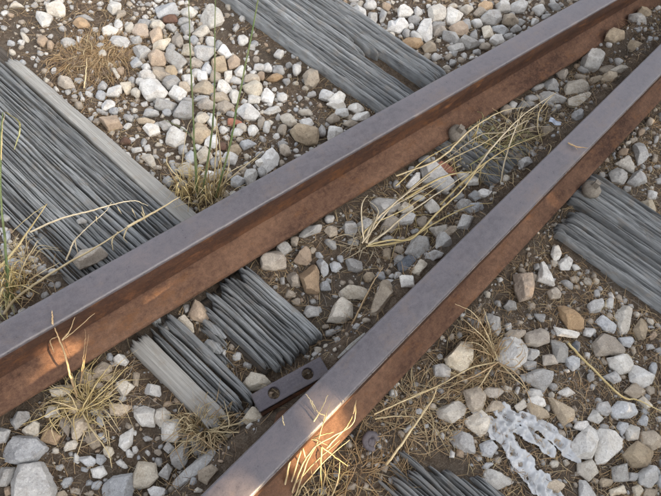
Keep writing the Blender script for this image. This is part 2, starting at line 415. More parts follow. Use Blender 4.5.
('T',10037,-2106,[-114,-60,19,-98,109,-23,82,100,-96,80]),
('W',8517,11447,[-68,152,-199,-1,42,-163,225,12]),
('W',13282,11806,[-27,-164,149,-136,194,46,69,133,-172,137,-213,-16]),
('W',8692,11292,[-86,157,-178,-16,22,-171,107,-95,135,125]),
('T',6301,15612,[-72,116,-231,-153,97,-101,206,139]),
('G',7690,4672,[156,-67,66,58,-42,100,-157,89,-103,-40,80,-141]),
('G',10282,6018,[-173,80,-69,-93,129,-145,154,32,-41,126]),
('T',5668,6023,[10,150,-116,-8,-40,-152,146,10]),
('G',4829,3544,[-53,97,-132,4,-45,-67,131,-84,100,50]),
('G',5302,15980,[284,-212,-31,143,-318,217,64,-149]),
('W',7289,9426,[182,42,11,170,-139,-35,-54,-177]),
('G',92,9033,[117,-22,-18,117,-99,103,-106,15,22,-108,84,-104]),
('G',14765,5881,[208,-138,141,76,-149,129,-199,-67]),
('G',15215,8838,[-184,-23,-194,-169,50,-132,187,5,163,190,-21,129]),
('G',16791,8320,[146,-143,209,5,107,139,-252,75,-210,-76]),
('G',14046,10496,[-22,-194,219,-86,97,114,-102,148,-192,17]),
('W',5734,13167,[131,107,-95,154,-125,-151,89,-110]),
('W',13493,8830,[252,-20,90,102,-104,122,-190,8,-161,-98,112,-115]),
('G',6735,13488,[154,-18,123,138,-149,74,-127,-194]),
('G',5328,8821,[-131,4,-79,-103,90,-97,130,57,-10,140]),
('O',5084,13522,[116,-1,91,183,-40,145,-112,3,-77,-179,22,-150]),
('G',4364,13204,[-1,-144,133,-34,61,165,-193,13]),
('G',18894,8339,[108,200,-90,304,-123,-72,0,-266,105,-166]),
('G',6050,11439,[155,-57,73,107,-173,127,-99,-45,44,-132]),
('O',-2343,4736,[31,-80,71,55,-25,93,-77,-67]),
('C',4908,13466,[-91,-237,42,-155,88,135,-39,258]),
('T',7677,4273,[-73,113,-121,39,-22,-119,115,-91,101,57]),
('G',8027,12896,[-162,-230,145,-5,128,157,-111,78]),
('G',17231,8463,[163,-75,254,117,-190,94,-227,-135]),
('W',7633,11376,[31,-157,170,-42,0,146,-201,53]),
('W',15816,9236,[79,-178,209,75,-117,171,-171,-67]),
('W',21250,5664,[-180,9,-344,-178,164,-56,360,225]),
('B',7522,13445,[120,-85,119,134,-102,119,-137,-169]),
('C',3828,17537,[-268,129,-75,-27,194,-179,268,-107,113,14,-233,170]),
('C',16045,4908,[241,-136,121,15,-210,193,-235,70,83,-142]),
('G',4350,11809,[142,-35,-11,159,-116,49,-14,-174]),
('W',9334,11578,[73,162,-164,52,-69,-157,159,-57]),
('G',329,8988,[12,-122,113,-35,-25,135,-101,22]),
('N',5895,9546,[117,84,-10,124,-127,47,-81,-77,-7,-137,108,-40]),
('G',9099,-1001,[99,63,-25,79,-79,33,-115,-64,8,-92,112,-19]),
('W',7132,3695,[102,-86,82,54,1,109,-130,18,-54,-94]),
('W',9248,5152,[-147,89,-149,24,-4,-103,145,-94,131,-12,24,97]),
('O',15554,2825,[-127,89,-175,-31,-29,-128,151,-63,155,30,24,103]),
('W',-165,3933,[-72,-20,-2,-91,58,-58,47,77,-32,91]),
('G',15350,6076,[-221,83,-181,-54,151,-106,242,-15,9,92]),
('T',15224,8311,[158,-91,168,30,-6,142,-157,97,-165,-34,2,-143]),
('O',8324,11122,[52,-110,151,31,70,139,-102,89,-131,-6,-40,-144]),
('B',4162,12239,[-70,-107,42,-107,119,-17,78,69,-31,132,-138,29]),
('B',5339,11401,[-20,-120,65,-95,120,27,64,115,-107,100,-122,-27]),
('T',10869,928,[85,55,-83,105,-135,-18,9,-98,124,-44]),
('W',14445,10725,[-29,136,-220,-123,92,-147,156,134]),
('O',13733,11484,[-157,26,-86,-189,167,-60,132,53,-56,171]),
('G',7761,-23,[97,42,8,93,-82,43,-91,-51,-6,-91,74,-37]),
('T',4675,4649,[103,8,58,69,-84,89,-101,3,-22,-83,46,-86]),
('W',18311,5149,[162,-9,-63,218,-155,-28,56,-181]),
('O',11278,-1309,[-92,56,-158,-51,105,-59,144,54]),
('G',7235,14286,[-37,-189,153,-102,-1,170,-115,122]),
('W',5320,12830,[93,95,-6,113,-139,3,-63,-140,115,-71]),
('T',16901,5609,[-165,128,-128,-14,21,-158,165,-109,126,11,-18,142]),
('O',3925,15423,[-130,-86,-28,-168,92,-9,102,118,-36,145]),
('T',17310,3093,[-156,-21,-94,-124,116,-77,182,46,67,119,-114,58]),
('G',11018,318,[142,32,23,95,-155,-21,-10,-107]),
('G',10966,-1442,[-25,97,-158,8,72,-100,111,-5]),
('W',6866,3728,[102,-89,130,-41,32,56,-134,111,-125,30,-4,-67]),
('G',1710,9299,[-98,-27,47,-89,93,-57,54,90,-96,83]),
('G',10205,4534,[53,107,-173,35,-33,-84,153,-58]),
('W',3964,10704,[95,-105,130,17,-105,116,-121,-28]),
('T',13190,8991,[-189,28,-65,-130,169,-37,85,140]),
('G',15120,5378,[-9,124,-163,146,-19,-149,191,-121]),
('T',16224,2113,[-106,-133,153,6,143,142,-190,-15]),
('G',13410,10157,[-117,69,-139,-116,-6,-138,168,27,95,159]),
('G',9039,5847,[32,-100,125,-5,42,123,-79,60,-119,-78]),
('G',272,3990,[91,-99,36,38,-70,93,-57,-32]),
('T',3477,12900,[100,75,47,114,-93,75,-95,-63,-28,-118,69,-82]),
('G',-1370,4534,[-23,-54,75,-51,70,22,-53,77,-69,6]),
('T',5441,8626,[106,-38,51,127,-110,31,-47,-120]),
('C',507,2414,[33,42,-69,76,-79,23,28,-74,88,-67]),
('T',301,3620,[55,-63,62,23,-19,78,-70,35,-28,-73]),
('G',324,10390,[-98,48,-30,-93,107,-52,22,97]),
('W',6242,10003,[-106,-16,-56,-90,119,-70,105,62,-61,113]),
('G',17198,5723,[-74,-93,65,-164,137,-35,14,152,-142,139]),
('T',-1154,3748,[11,-73,84,-42,57,18,-68,65,-84,32]),
('T',13876,8630,[163,91,-169,61,-156,-119,163,-33]),
('W',11174,1153,[-54,92,-105,-55,75,-111,83,74]),
('W',14109,6034,[-113,73,-143,-85,-6,-107,114,-59,117,68,31,110]),
('G',16261,8206,[-140,107,-151,-48,10,-132,139,-73,161,24,-21,122]),
('W',5668,9395,[119,-48,80,84,-109,82,-97,-29,7,-89]),
('G',9148,9733,[89,-101,165,50,-52,78,-202,-26]),
('W',11279,39,[118,83,-15,81,-132,-75,30,-89]),
('C',-620,5659,[-3,-81,76,-46,38,60,-50,68,-61,-2]),
('W',-43,3935,[-59,-50,1,-68,50,-44,64,52,-14,76,-42,34]),
('G',14806,8265,[-62,124,-180,8,84,-158,159,26]),
('G',7327,8720,[-72,-48,107,-108,124,-52,43,78,-69,100,-133,29]),
('G',4668,3174,[-40,88,-83,-35,66,-103,57,50]),
('C',-1286,4881,[-33,-50,35,-78,63,-1,24,64,-32,65,-57,0]),
('G',3919,13758,[-22,-123,115,-59,80,66,-63,103,-110,13]),
('G',3860,12393,[-93,28,-19,-106,86,-140,81,-16,11,96,-66,138]),
('W',5178,-212,[34,88,-91,-1,-18,-76,75,-11]),
('W',17600,8205,[204,-79,77,161,-161,6,-120,-89]),
('G',13777,8370,[113,82,3,123,-181,-32,-51,-109,115,-63]),
('G',5208,3165,[95,-14,38,65,-104,40,-29,-91]),
('C',12902,10350,[106,108,-41,129,-139,-51,-45,-128,119,-57]),
('G',14352,5836,[132,-6,51,117,-98,75,-125,-88,39,-98]),
('T',5499,3155,[-45,77,-92,18,-45,-41,47,-88,94,-17,41,51]),
('G',8425,4450,[101,-83,103,23,-95,91,-109,-30]),
('G',10319,1783,[6,-79,85,-49,99,44,-10,86,-77,38,-103,-41]),
('C',15749,10323,[80,59,-190,106,-197,16,115,-146,193,-35]),
('W',13656,10704,[-88,104,-139,-7,-74,-92,45,-115,162,10,93,101]),
('G',14555,5734,[147,-1,-42,125,-140,29,-91,-62,126,-91]),
('G',3704,13224,[13,230,-42,41,-45,-224,8,-157,67,110]),
('W',4214,3346,[-67,-37,42,-73,90,-7,5,70,-70,47]),
('G',8858,10547,[-83,106,-98,-119,76,-65,104,78]),
('T',8173,1647,[84,21,17,97,-139,-58,38,-59]),
('W',4182,11556,[-121,31,-75,-81,123,-34,73,85]),
('G',4745,5297,[97,50,-5,95,-84,-45,-8,-101]),
('W',3521,14445,[105,48,59,136,-75,23,-97,-97,8,-110]),
('G',18206,8169,[-107,117,-194,-8,20,-94,280,-14]),
('T',3602,12146,[87,38,-23,94,-110,27,-36,-100,82,-58]),
('W',4724,15246,[64,-40,109,108,-5,131,-95,-45,-74,-155]),
('G',8921,13243,[117,-17,131,143,-140,-4,-107,-122]),
('G',5247,14944,[86,77,-57,99,-107,-11,-28,-110,106,-55]),
('G',260,8765,[47,52,-112,51,-32,-46,97,-57]),
('G',16851,2520,[177,17,54,119,-160,-43,-71,-93]),
('T',16219,2932,[-34,92,-147,51,-84,-68,121,-65,144,-11]),
('O',16685,2979,[-25,90,-115,7,-117,-63,51,-81,115,-37,92,84]),
('T',6430,9496,[131,-41,29,81,-98,33,-62,-72]),
('W',7044,3814,[50,45,-102,58,-47,-55,99,-48]),
('T',4837,3732,[-19,-39,70,-58,74,16,-40,75,-86,6]),
('T',3464,13139,[-72,36,55,-169,76,19,-59,113]),
('W',7417,8125,[79,-53,45,81,-94,57,-29,-84]),
('W',130,4248,[-15,59,-57,-5,-12,-64,36,-27,48,37]),
('B',19514,5127,[-120,16,-93,-133,159,13,53,104]),
('G',12831,12130,[-165,7,71,-102,133,-25,-39,121]),
('G',3463,13519,[89,37,-25,82,-74,16,-61,-88,71,-46]),
('T',7723,13357,[-54,-133,99,26,64,112,-108,-5]),
('G',3151,16785,[-31,78,-77,25,-52,-63,-4,-89,96,-13,67,62]),
('G',8767,9812,[61,63,-45,70,-98,-93,81,-40]),
('B',19698,5656,[113,22,-120,110,-95,-66,102,-66]),
('G',5194,16602,[93,52,-16,86,-76,-35,-1,-102]),
('G',4087,15769,[91,-14,72,42,-63,51,-77,1,-24,-80]),
('W',14457,8175,[-93,25,-55,-39,46,-65,102,8,1,71]),
]
PLANTS = [
('wild_grass_plant','grass plant','three tall green stalks rising from a straw tuft behind the upper rail',[
('stalk','green',1.7,[(454,845,-20),(481,825,200),(486,808,340),(513,827,560)]),
('stalk','green',1.7,[(479,820,-20),(511,794,190),(531,788,320),(578,794,520),(581,790,570)]),
('stalk','green',1.5,[(442,846,-20),(450,854,120),(470,874,260),(480,878,420),(485,869,560)]),
('blade','green',2.6,[(440,848,10),(462,871,90),(469,900,150),(437,959,170)]),
('blade','straw',1.6,[(442,910,-10),(454,932,20),(503,979,70),(529,994,85)]),
('blade','straw',1.8,[(475,827,-20),(519,870,90),(551,909,150),(569,926,160)]),
('blade','straw',1.8,[(504,829,-20),(527,865,90),(543,898,130),(523,889,140)]),
('blade','straw',1.6,[(458,838,-20),(421,880,30),(412,925,50),(423,946,55)]),
('blade','orange',1.6,[(427,860,-20),(411,896,20),(412,927,35)]),
('blade','straw',1.4,[(487,818,-20),(521,822,60),(557,873,100),(553,893,110)]),
('blade','straw',1.4,[(470,834,-20),(554,818,40),(629,828,50)]),
('blade','straw',1.4,[(458,838,-20),(518,833,30),(623,837,20)]),
('blade','orange',1.8,[(469,823,-20),(488,863,40),(519,890,70)]),
('tuft','yellow',1.5,34,(0.441,0.873),150,80),
('tuft','straw',1.3,26,(0.458,0.838),140,80),
('tuft','yellow',1.4,20,(0.486,0.834),150,70),
('tuft','straw',1.0,22,(0.486,0.834),60,70),
('tuft','orange',1.0,14,(0.421,0.887),60,50),
]),
('leaning_grass_stalk','grass stalk','long yellow grass stalk leaning across the wide split sleeper to the upper rail',[
('stalk','straw',2.2,[(-77,814,-10),(-35,823,10),(69,818,40),(165,808,60),(235,802,80)]),
('stalk','straw',2.0,[(235,802,80),(306,803,80),(376,810,75)]),
('blade','straw',1.3,[(213,809,70),(193,804,60),(183,786,50)]),
('blade','straw',1.3,[(238,807,75),(218,796,60),(219,783,50)]),
('blade','straw',1.2,[(282,810,70),(290,834,80)]),
]),
('bent_grass_stalk','grass stalk','thin pale grass stalk arching over the wide split sleeper with a forked branch',[
('stalk','pale',1.4,[(60,955,20),(127,920,60),(189,891,75),(245,880,70),(289,869,60),(309,846,50)]),
('blade','pale',1.4,[(91,848,10),(110,860,20),(130,871,30),(174,875,50),(214,879,60),(242,889,70)]),
('blade','pale',1.0,[(130,871,30),(124,856,25),(120,843,20)]),
('seed','straw',2.0,[(196,882,60),(190,870,55)]),
('seed','straw',2.0,[(275,862,50),(271,839,40)]),
('seed','straw',2.0,[(248,881,55),(248,860,50)]),
('seed','straw',2.0,[(287,840,50),(284,816,40)]),
]),
('yellow_grass_blade','grass blade','folded yellow grass blade standing at the left end of the upper rail',[
('blade','yellow',2.6,[(-45,901,20),(28,919,50),(117,935,110)]),
('blade','yellow',2.2,[(117,935,110),(76,957,70),(27,970,30)]),
]),
('edge_grass_clump','grass clump','green and straw grass clump at the left photo edge by the upper rail',[
('stalk','green',1.8,[(-56,847,-20),(5,900,110),(40,942,180),(98,986,290),(126,1001,340)]),
('stalk','green',1.6,[(-55,840,-20),(-22,863,60),(-5,891,90),(22,912,150)]),
('blade','yellow',1.8,[(78,949,280),(107,970,330),(129,994,345)]),
('blade','olive',1.8,[(-50,842,-20),(-20,862,60),(-20,872,80),(-10,918,100)]),
('blade','straw',1.6,[(-44,844,-20),(4,858,50),(61,875,90)]),
('blade','straw',1.4,[(-39,835,-20),(4,840,20),(76,838,30)]),
('blade','olive',1.8,[(134,1018,320),(151,1041,250),(114,1004,230)]),
('tuft','yellow',1.5,46,(-0.044,0.863),150,80),
('tuft','olive',1.2,16,(-0.052,0.856),90,60),
('tuft','orange',1.0,24,(-0.015,0.855),70,70),
('tuft','straw',1.0,20,(0.022,0.912),60,70),
]),
('straw_clump','straw clump','yellow straw clump below the left part of the upper rail among pinkish stones',[
('stalk','strawdk',1.6,[(-42,560,-20),(-32,580,30),(-17,607,80),(-9,631,120),(-5,644,150)]),
('blade','strawdk',1.3,[(-5,644,150),(2,654,160),(7,660,170)]),
('blade','strawdk',1.2,[(-10,632,120),(-26,636,110),(-31,618,95)]),
('blade','strawdk',1.3,[(-7,624,110),(23,618,130),(69,613,160)]),
('blade','strawdk',1.2,[(-7,624,110),(15,627,125),(35,633,150)]),
('blade','strawdk',1.3,[(-25,569,0),(8,590,60),(29,608,90),(40,622,105)]),
('blade','strawdk',1.2,[(-15,576,10),(20,597,70),(41,613,95)]),
('blade','yellow',1.5,[(-48,525,-15),(-13,521,10),(36,524,30),(71,530,40)]),
('blade','yellow',1.5,[(-48,525,-15),(-10,511,5),(28,504,15)]),
('blade','yellow',1.3,[(-53,524,-15),(-1,542,20),(44,560,25)]),
('blade','yellow',1.3,[(-51,528,-15),(-79,547,5),(-119,552,5),(-152,562,5)]),
('blade','straw',1.3,[(-51,528,-15),(-69,548,10),(-87,572,10)]),
('blade','straw',1.3,[(-49,522,-15),(-51,473,-5),(-48,415,-5),(-57,384,-8)]),
('blade','straw',1.3,[(-56,526,-15),(-51,556,15),(-69,594,20)]),
('tuft','yellow',1.1,60,(-0.038,0.546),75,90),
('tuft','straw',1.0,40,(-0.036,0.524),70,110),
]),
('dry_grass_clump','grass clump','spreading dry grass clump at the foot of the broad pale plank between the rails',[
('tuft','straw',1.1,110,(0.127,0.347),80,75),
('tuft','strawdk',1.0,60,(0.134,0.336),80,90),
('tuft','orange',0.9,24,(0.117,0.354),70,90),
('blade','straw',1.5,[(134,334,-15),(165,300,0),(218,260,0)]),
('blade','straw',1.5,[(134,334,-15),(182,306,5),(211,300,5)]),
('blade','strawdk',1.8,[(147,267,-15),(126,250,-10),(105,240,0)]),
]),
('seeding_grass_clump','grass clump','dry seeding grass clump rising over the bottom of the lower rail',[
('stalk','straw',1.3,[(177,115,-20),(223,145,60),(256,155,100),(278,153,115),(344,143,120),(362,165,170)]),
('stalk','straw',1.2,[(183,110,-20),(238,145,60),(275,161,110),(301,182,165)]),
('stalk','straw',1.4,[(172,131,-20),(217,170,70),(229,184,90),(233,216,150),(237,229,170)]),
('stalk','straw',1.2,[(182,128,-20),(238,166,70),(276,186,140),(297,191,180),(316,199,215)]),
('blade','straw',1.1,[(301,182,165),(292,192,175),(290,210,195),(287,227,205)]),
('blade','straw',1.2,[(242,151,70),(253,190,110),(255,215,150)]),
('blade','straw',1.1,[(248,182,110),(271,163,115),(290,139,90)]),
('blade','yellow',1.3,[(275,148,100),(255,120,60),(236,80,-15)]),
('blade','yellow',1.3,[(275,148,100),(301,113,40),(311,96,20)]),
('blade','yellow',1.3,[(280,141,100),(334,148,100),(354,154,130)]),
('blade','yellow',1.2,[(244,176,100),(280,167,110),(311,156,100)]),
('blade','straw',1.2,[(186,120,-20),(275,130,50),(337,129,60)]),
('blade','straw',1.2,[(170,133,-20),(255,138,60),(316,139,80)]),
('blade','straw',1.2,[(249,70,-20),(280,88,10),(299,110,40)]),
('seed','straw',2.2,[(290,216,190),(289,197,170)]),
('seed','straw',2.0,[(291,172,150),(315,189,200)]),
('seed','straw',1.8,[(349,153,150),(362,166,180)]),
('seed','straw',2.0,[(254,216,150),(252,190,120)]),
('seed','straw',1.8,[(266,198,150),(273,180,130)]),
('tuft','straw',1.0,26,(0.189,0.118),80,70),
('tuft','yellow',1.0,12,(0.267,0.076),60,90),
('tuft','straw',1.0,30,(0.224,0.078),80,100),
]),
('bushy_straw_clump','straw clump','bushy golden straw clump outside the lower rail beside the white stone',[
('tuft','strawdk',1.2,60,(0.760,0.129),80,70),
('tuft','straw',1.1,30,(0.753,0.090),60,60),
('tuft','strawdk',1.0,36,(0.721,0.053),40,90),
('tuft','straw',1.0,26,(0.679,0.085),30,110),
('tuft','strawdk',1.1,36,(0.756,0.069),70,90),
('blade','strawdk',1.5,[(751,71,-15),(747,142,50),(729,180,60)]),
('blade','straw',1.4,[(751,71,-15),(747,121,60),(764,165,80)]),
('blade','strawdk',1.4,[(749,72,-15),(733,132,30),(701,181,40)]),
('blade','straw',1.4,[(753,69,-15),(728,105,50),(713,156,70),(716,181,60)]),
('blade','strawdk',1.4,[(753,69,-15),(719,96,20),(689,142,15)]),
('blade','strawdk',1.5,[(748,61,-15),(675,68,10),(613,88,5)]),
('blade','straw',1.4,[(751,64,-15),(750,130,40),(746,177,60),(722,214,70)]),
('blade','straw',1.4,[(748,67,-15),(719,112,30),(699,134,35)]),
('blade','straw',1.5,[(744,64,-15),(671,89,10),(592,104,0),(522,127,-5)]),
('blade','straw',1.5,[(748,61,-15),(740,10,5),(749,-34,-5)]),
('blade','straw',1.4,[(742,65,-15),(684,52,5),(659,46,-5)]),
('blade','strawdk',1.5,[(748,61,-15),(753,3,0),(730,-63,-10)]),
('blade','straw',1.4,[(594,104,-5),(555,113,-5),(500,128,-10)]),
]),
('tangled_straw','straw tangle','loose straw scattered between the lower rail and the curled clip',[
('tuft','strawdk',1.0,50,(0.457,0.101),25,120),
('tuft','straw',1.0,40,(0.540,0.108),25,130),
('tuft','orange',1.0,40,(0.336,0.077),30,130),
('tuft','strawdk',1.0,40,(0.552,0.056),20,120),
('tuft','orange',1.0,40,(0.656,0.063),20,110),
]),
('pale_straw_bundle','straw bundle','pale straw bundle fanning right from one root midway between the rails',[
('blade','pale',2.6,[(698,481,0),(734,505,20),(811,517,30),(950,524,45)]),
('blade','pale',2.5,[(700,476,0),(747,470,20),(835,475,30),(1035,464,60)]),
('blade','yellow',2.4,[(698,474,0),(742,446,20),(786,414,30),(890,427,50),(975,435,60),(1066,462,70)]),
('blade','yellow',2.4,[(704,466,0),(743,438,15),(794,420,20),(889,415,20),(979,397,30),(1027,367,40)]),
('blade','pale',1.7,[(695,486,0),(711,518,25),(741,557,40),(771,570,45)]),
('blade','pale',1.7,[(700,483,0),(741,504,30),(768,525,35),(761,558,45)]),
('blade','pale',1.6,[(699,491,0),(771,516,20),(874,508,30),(960,495,40)]),
('blade','yellow',1.6,[(692,475,0),(735,442,8),(785,422,10)]),
('blade','pale',1.6,[(689,487,0),(734,496,18),(843,522,30),(921,510,35)]),
('blade','yellow',1.4,[(697,500,0),(735,506,18),(849,489,28),(978,490,40)]),
('tuft','pale',1.3,26,(0.714,0.495),45,90),
('tuft','yellow',1.1,20,(0.850,0.494),40,120),
]),
('tangled_grass_clump','grass clump','tangled greenish straw over the rotten sleeper between the rails by the bolt',[
('blade','straw',2.3,[(889,585,20),(1008,548,50),(1131,562,70),(1243,556,80),(1316,530,80)]),
('blade','straw',1.7,[(856,530,10),(999,535,40),(1125,513,60),(1225,511,60)]),
('blade','yellow',2.5,[(865,520,10),(976,508,30),(1059,475,30),(1128,422,20)]),
('blade','yellow',1.6,[(874,565,10),(977,571,40),(1095,560,55)]),
('blade','olive',1.5,[(1196,572,20),(1191,489,40),(1247,440,30)]),
('blade','olive',1.5,[(1093,500,10),(1175,489,30),(1327,452,30)]),
('blade','straw',1.4,[(1085,392,0),(1133,382,20),(1160,407,30)]),
('blade','yellow',1.4,[(1131,340,0),(1115,383,10),(1156,394,20)]),
('tuft','olive',1.0,16,(1.279,0.522),60,110),
('tuft','straw',1.1,26,(1.335,0.512),50,150),
('blade','pale',1.8,[(1061,468,10),(1136,485,60),(1265,505,90),(1412,511,90)]),
('blade','yellow',1.8,[(929,452,10),(1036,461,50),(1162,458,70),(1314,438,60)]),
('blade','pale',1.6,[(1105,394,5),(1154,441,50),(1229,487,80),(1281,514,95)]),
('blade','yellow',1.6,[(1284,440,5),(1267,482,40),(1258,541,60),(1244,584,70)]),
('blade','straw',1.6,[(1322,415,5),(1326,464,40),(1369,504,60),(1466,525,60)]),
('blade','pale',1.5,[(1134,498,5),(1204,502,40),(1302,479,50),(1399,444,30)]),
('blade','straw',1.6,[(1025,469,5),(1079,461,40),(1136,462,50),(1261,390,20)]),
('blade','yellow',1.5,[(1206,428,5),(1178,477,40),(1142,525,50),(1097,548,40)]),
('blade','pale',1.6,[(1351,515,20),(1229,510,50),(1151,538,60),(1035,540,40)]),
('tuft','yellow',1.3,36,(1.145,0.537),50,140),
('tuft','yellow',1.1,20,(1.228,0.503),50,130),
('tuft','straw',1.0,14,(1.431,0.515),60,120),
('tuft','olive',1.0,10,(1.221,0.561),60,80),
]),
('matted_brown_grass','grass mat','matted brown dry grass patch behind the end of the wide sleeper',[
('tuft','orange',1.2,190,(0.433,1.464),20,110),
('tuft','orange',1.2,190,(0.506,1.437),20,110),
('tuft','brown',1.2,120,(0.396,1.430),18,90),
('tuft','orange',1.1,90,(0.528,1.385),18,90),
('tuft','brown',1.1,150,(0.473,1.429),22,170),
('tuft','orange',1.0,90,(0.443,1.391),22,90),
('tuft','orange',1.1,70,(0.549,1.450),25,90),
('tuft','straw',1.0,40,(0.461,1.436),25,120),
('blade','straw',1.3,[(385,1324,-10),(414,1360,5),(437,1391,20)]),
]),
('long_straw','straw','long yellow straw lying outside the lower rail from small dark stone to right edge',[
('stalk','yellow',1.8,[(916,-11,-5),(911,-86,0),(914,-173,0),(936,-205,5),(970,-280,5)]),
]),
('short_straw','straw','single straw leaning against ballast beside the lower rail, left of the elongated stone',[
('stalk','strawdk',1.6,[(502,323,-15),(552,345,15),(613,372,40),(656,386,60)]),
]),
('forked_twig','twig','forked straw twig outside the lower rail right of the bolt by that rail',[
('stalk','straw',1.8,[(384,51,-15),(437,62,0),(494,76,10),(547,89,15),(579,105,20)]),
('blade','straw',1.5,[(426,137,0),(467,110,5),(502,78,10)]),
('blade','straw',1.5,[(430,145,0),(489,129,10),(592,104,0)]),
('blade','straw',1.2,[(501,77,10),(518,84,15),(559,93,10)]),
]),
('tiny_twig','twig','tiny brown twig caught on top of the lower rail head near the bolt',[
('stalk','orange',1.2,[(1241,348,155),(1248,325,158),(1272,307,156)]),
('blade','orange',1.0,[(1247,340,156),(1245,318,155)]),
]),
]
BP = [(1.1391, 0.5965, 0.02), (1.3083, 0.2414, 0.024), (0.3907, 0.107, -0.012)]
FP = (0.3192,0.2984,0.0300,-0.1401,0.100,-0.050)
GAPS = [(0.3126, 0.1457, 0.09, 0.055), (0.2661, 0.1441, 0.07, 0.03), (-0.0059, 0.5627, 0.0, 0.03), (-0.0706, 0.5583, 0.0, 0.008)]
PP = (1.4235, 0.4661, 0.012)
CH = [(0.4329, 0.2799, 0.045), (0.5166, 0.2877, 0.05), (0.2389, 0.5006, -0.01), (0.2522, 0.4573, -0.008), (0.2638, 0.5467, -0.012), (0.2788, 0.481, -0.012)]


# ---------------------------------------------------------------- noise
_rs = np.random.RandomState(11)
_perm = _rs.permutation(256)
_perm = np.concatenate([_perm, _perm, _perm])
_ang = _rs.uniform(0, 2 * PI, 256)
_gx, _gy = np.cos(_ang), np.sin(_ang)
_g3 = _rs.normal(size=(256, 3))
_g3 /= np.linalg.norm(_g3, axis=1)[:, None]

def n2(x, y):
    x = np.asarray(x, float); y = np.asarray(y, float)
    x, y = np.broadcast_arrays(x, y)
    xi = np.floor(x).astype(int); yi = np.floor(y).astype(int)
    xf = x - xi; yf = y - yi
    u = xf ** 3 * (xf * (xf * 6 - 15) + 10); v = yf ** 3 * (yf * (yf * 6 - 15) + 10)
    def g(ix, iy, dx, dy):
        h = _perm[_perm[ix & 255] + (iy & 255)] & 255
        return _gx[h] * dx + _gy[h] * dy
    a = g(xi, yi, xf, yf); b = g(xi + 1, yi, xf - 1, yf)
    c = g(xi, yi + 1, xf, yf - 1); d = g(xi + 1, yi + 1, xf - 1, yf - 1)
    return 1.5 * ((a * (1 - u) + b * u) * (1 - v) + (c * (1 - u) + d * u) * v)

def n3(p):
    i = np.floor(p).astype(int); f = p - i
    w = f ** 3 * (f * (f * 6 - 15) + 10)
    r = 0
    for dx in (0, 1):
        for dy in (0, 1):
            for dz in (0, 1):
                h = _perm[_perm[_perm[(i[:, 0] + dx) & 255] + ((i[:, 1] + dy) & 255)] + ((i[:, 2] + dz) & 255)] & 255
                g = _g3[h]
                dd = g[:, 0] * (f[:, 0] - dx) + g[:, 1] * (f[:, 1] - dy) + g[:, 2] * (f[:, 2] - dz)
                r = r + dd * (w[:, 0] if dx else 1 - w[:, 0]) * (w[:, 1] if dy else 1 - w[:, 1]) * (w[:, 2] if dz else 1 - w[:, 2])
    return 1.5 * r

rng = np.random.RandomState(4)
random.seed(4)

# ---------------------------------------------------------------- materials
class NB:
    def __init__(self, name):
        self.m = bpy.data.materials.new(name)
        self.m.use_nodes = True
        self.t = self.m.node_tree
        self.t.nodes.clear()
        self.out = self.N('ShaderNodeOutputMaterial')
        self.b = self.N('ShaderNodeBsdfPrincipled')
        self.L(self.b.outputs[0], self.out.inputs[0])
        self.tc = self.N('ShaderNodeTexCoord')
        self.oi = self.N('ShaderNodeObjectInfo')
    def N(self, t, **k):
        n = self.t.nodes.new(t)
        for a, v in k.items(): setattr(n, a, v)
        return n
    def L(self, a, b): self.t.links.new(a, b)
    def math(self, op, a, b=None, clamp=False):
        n = self.N('ShaderNodeMath', operation=op, use_clamp=clamp)
        for i, x in enumerate((a, b)):
            if x is None: continue
            if isinstance(x, (int, float)): n.inputs[i].default_value = x
            else: self.L(x, n.inputs[i])
        return n.outputs[0]
    def noise(self, scale, detail=4, rough=0.6, vec=None, stretch=None, w=None, dist=0.0):
        n = self.N('ShaderNodeTexNoise')
        n.noise_dimensions = '4D' if w is not None else '3D'
        n.inputs['Scale'].default_value = scale
        n.inputs['Detail'].default_value = detail
        n.inputs['Roughness'].default_value = rough
        n.inputs['Distortion'].default_value = dist
        v = vec or self.tc.outputs['Object']
        if stretch:
            mp = self.N('ShaderNodeMapping'); mp.inputs['Scale'].default_value = stretch
            self.L(v, mp.inputs[0]); v = mp.outputs[0]
        self.L(v, n.inputs['Vector'])
        if w is not None: self.L(w, n.inputs['W'])
        return n.outputs['Fac']
    def ramp(self, fac, stops):
        n = self.N('ShaderNodeValToRGB')
        el = n.color_ramp.elements
        while len(el) < len(stops): el.new(0.5)
        for e, (p, c) in zip(el, stops):
            e.position = p; e.color = (c[0], c[1], c[2], 1) if not isinstance(c, (int, float)) else (c, c, c, 1)
        self.L(fac, n.inputs[0])
        return n.outputs[0]
    def mix(self, fac, a, b, mode='MIX'):
        n = self.N('ShaderNodeMix', data_type='RGBA', blend_type=mode)
        for i, x in ((0, fac), (6, a), (7, b)):
            if isinstance(x, (int, float)): n.inputs[i].default_value = x
            elif isinstance(x, tuple): n.inputs[i].default_value = (x[0], x[1], x[2], 1)
            else: self.L(x, n.inputs[i])
        return n.outputs[2]
    def bump(self, h, dist, strength=1.0, nrm=None):
        n = self.N('ShaderNodeBump')
        n.inputs['Strength'].default_value = strength
        n.inputs['Distance'].default_value = dist
        self.L(h, n.inputs['Height'])
        if nrm: self.L(nrm, n.inputs['Normal'])
        self.L(n.outputs[0], self.b.inputs['Normal'])
        return n.outputs[0]
    def fin(self, col, rough, spec=0.3):
        if isinstance(col, tuple): self.b.inputs['Base Color'].default_value = (*col, 1)
        else: self.L(col, self.b.inputs['Base Color'])
        if isinstance(rough, (int, float)): self.b.inputs['Roughness'].default_value = rough
        else: self.L(rough, self.b.inputs['Roughness'])
        self.b.inputs['Specular IOR Level'].default_value = spec
        return self.m

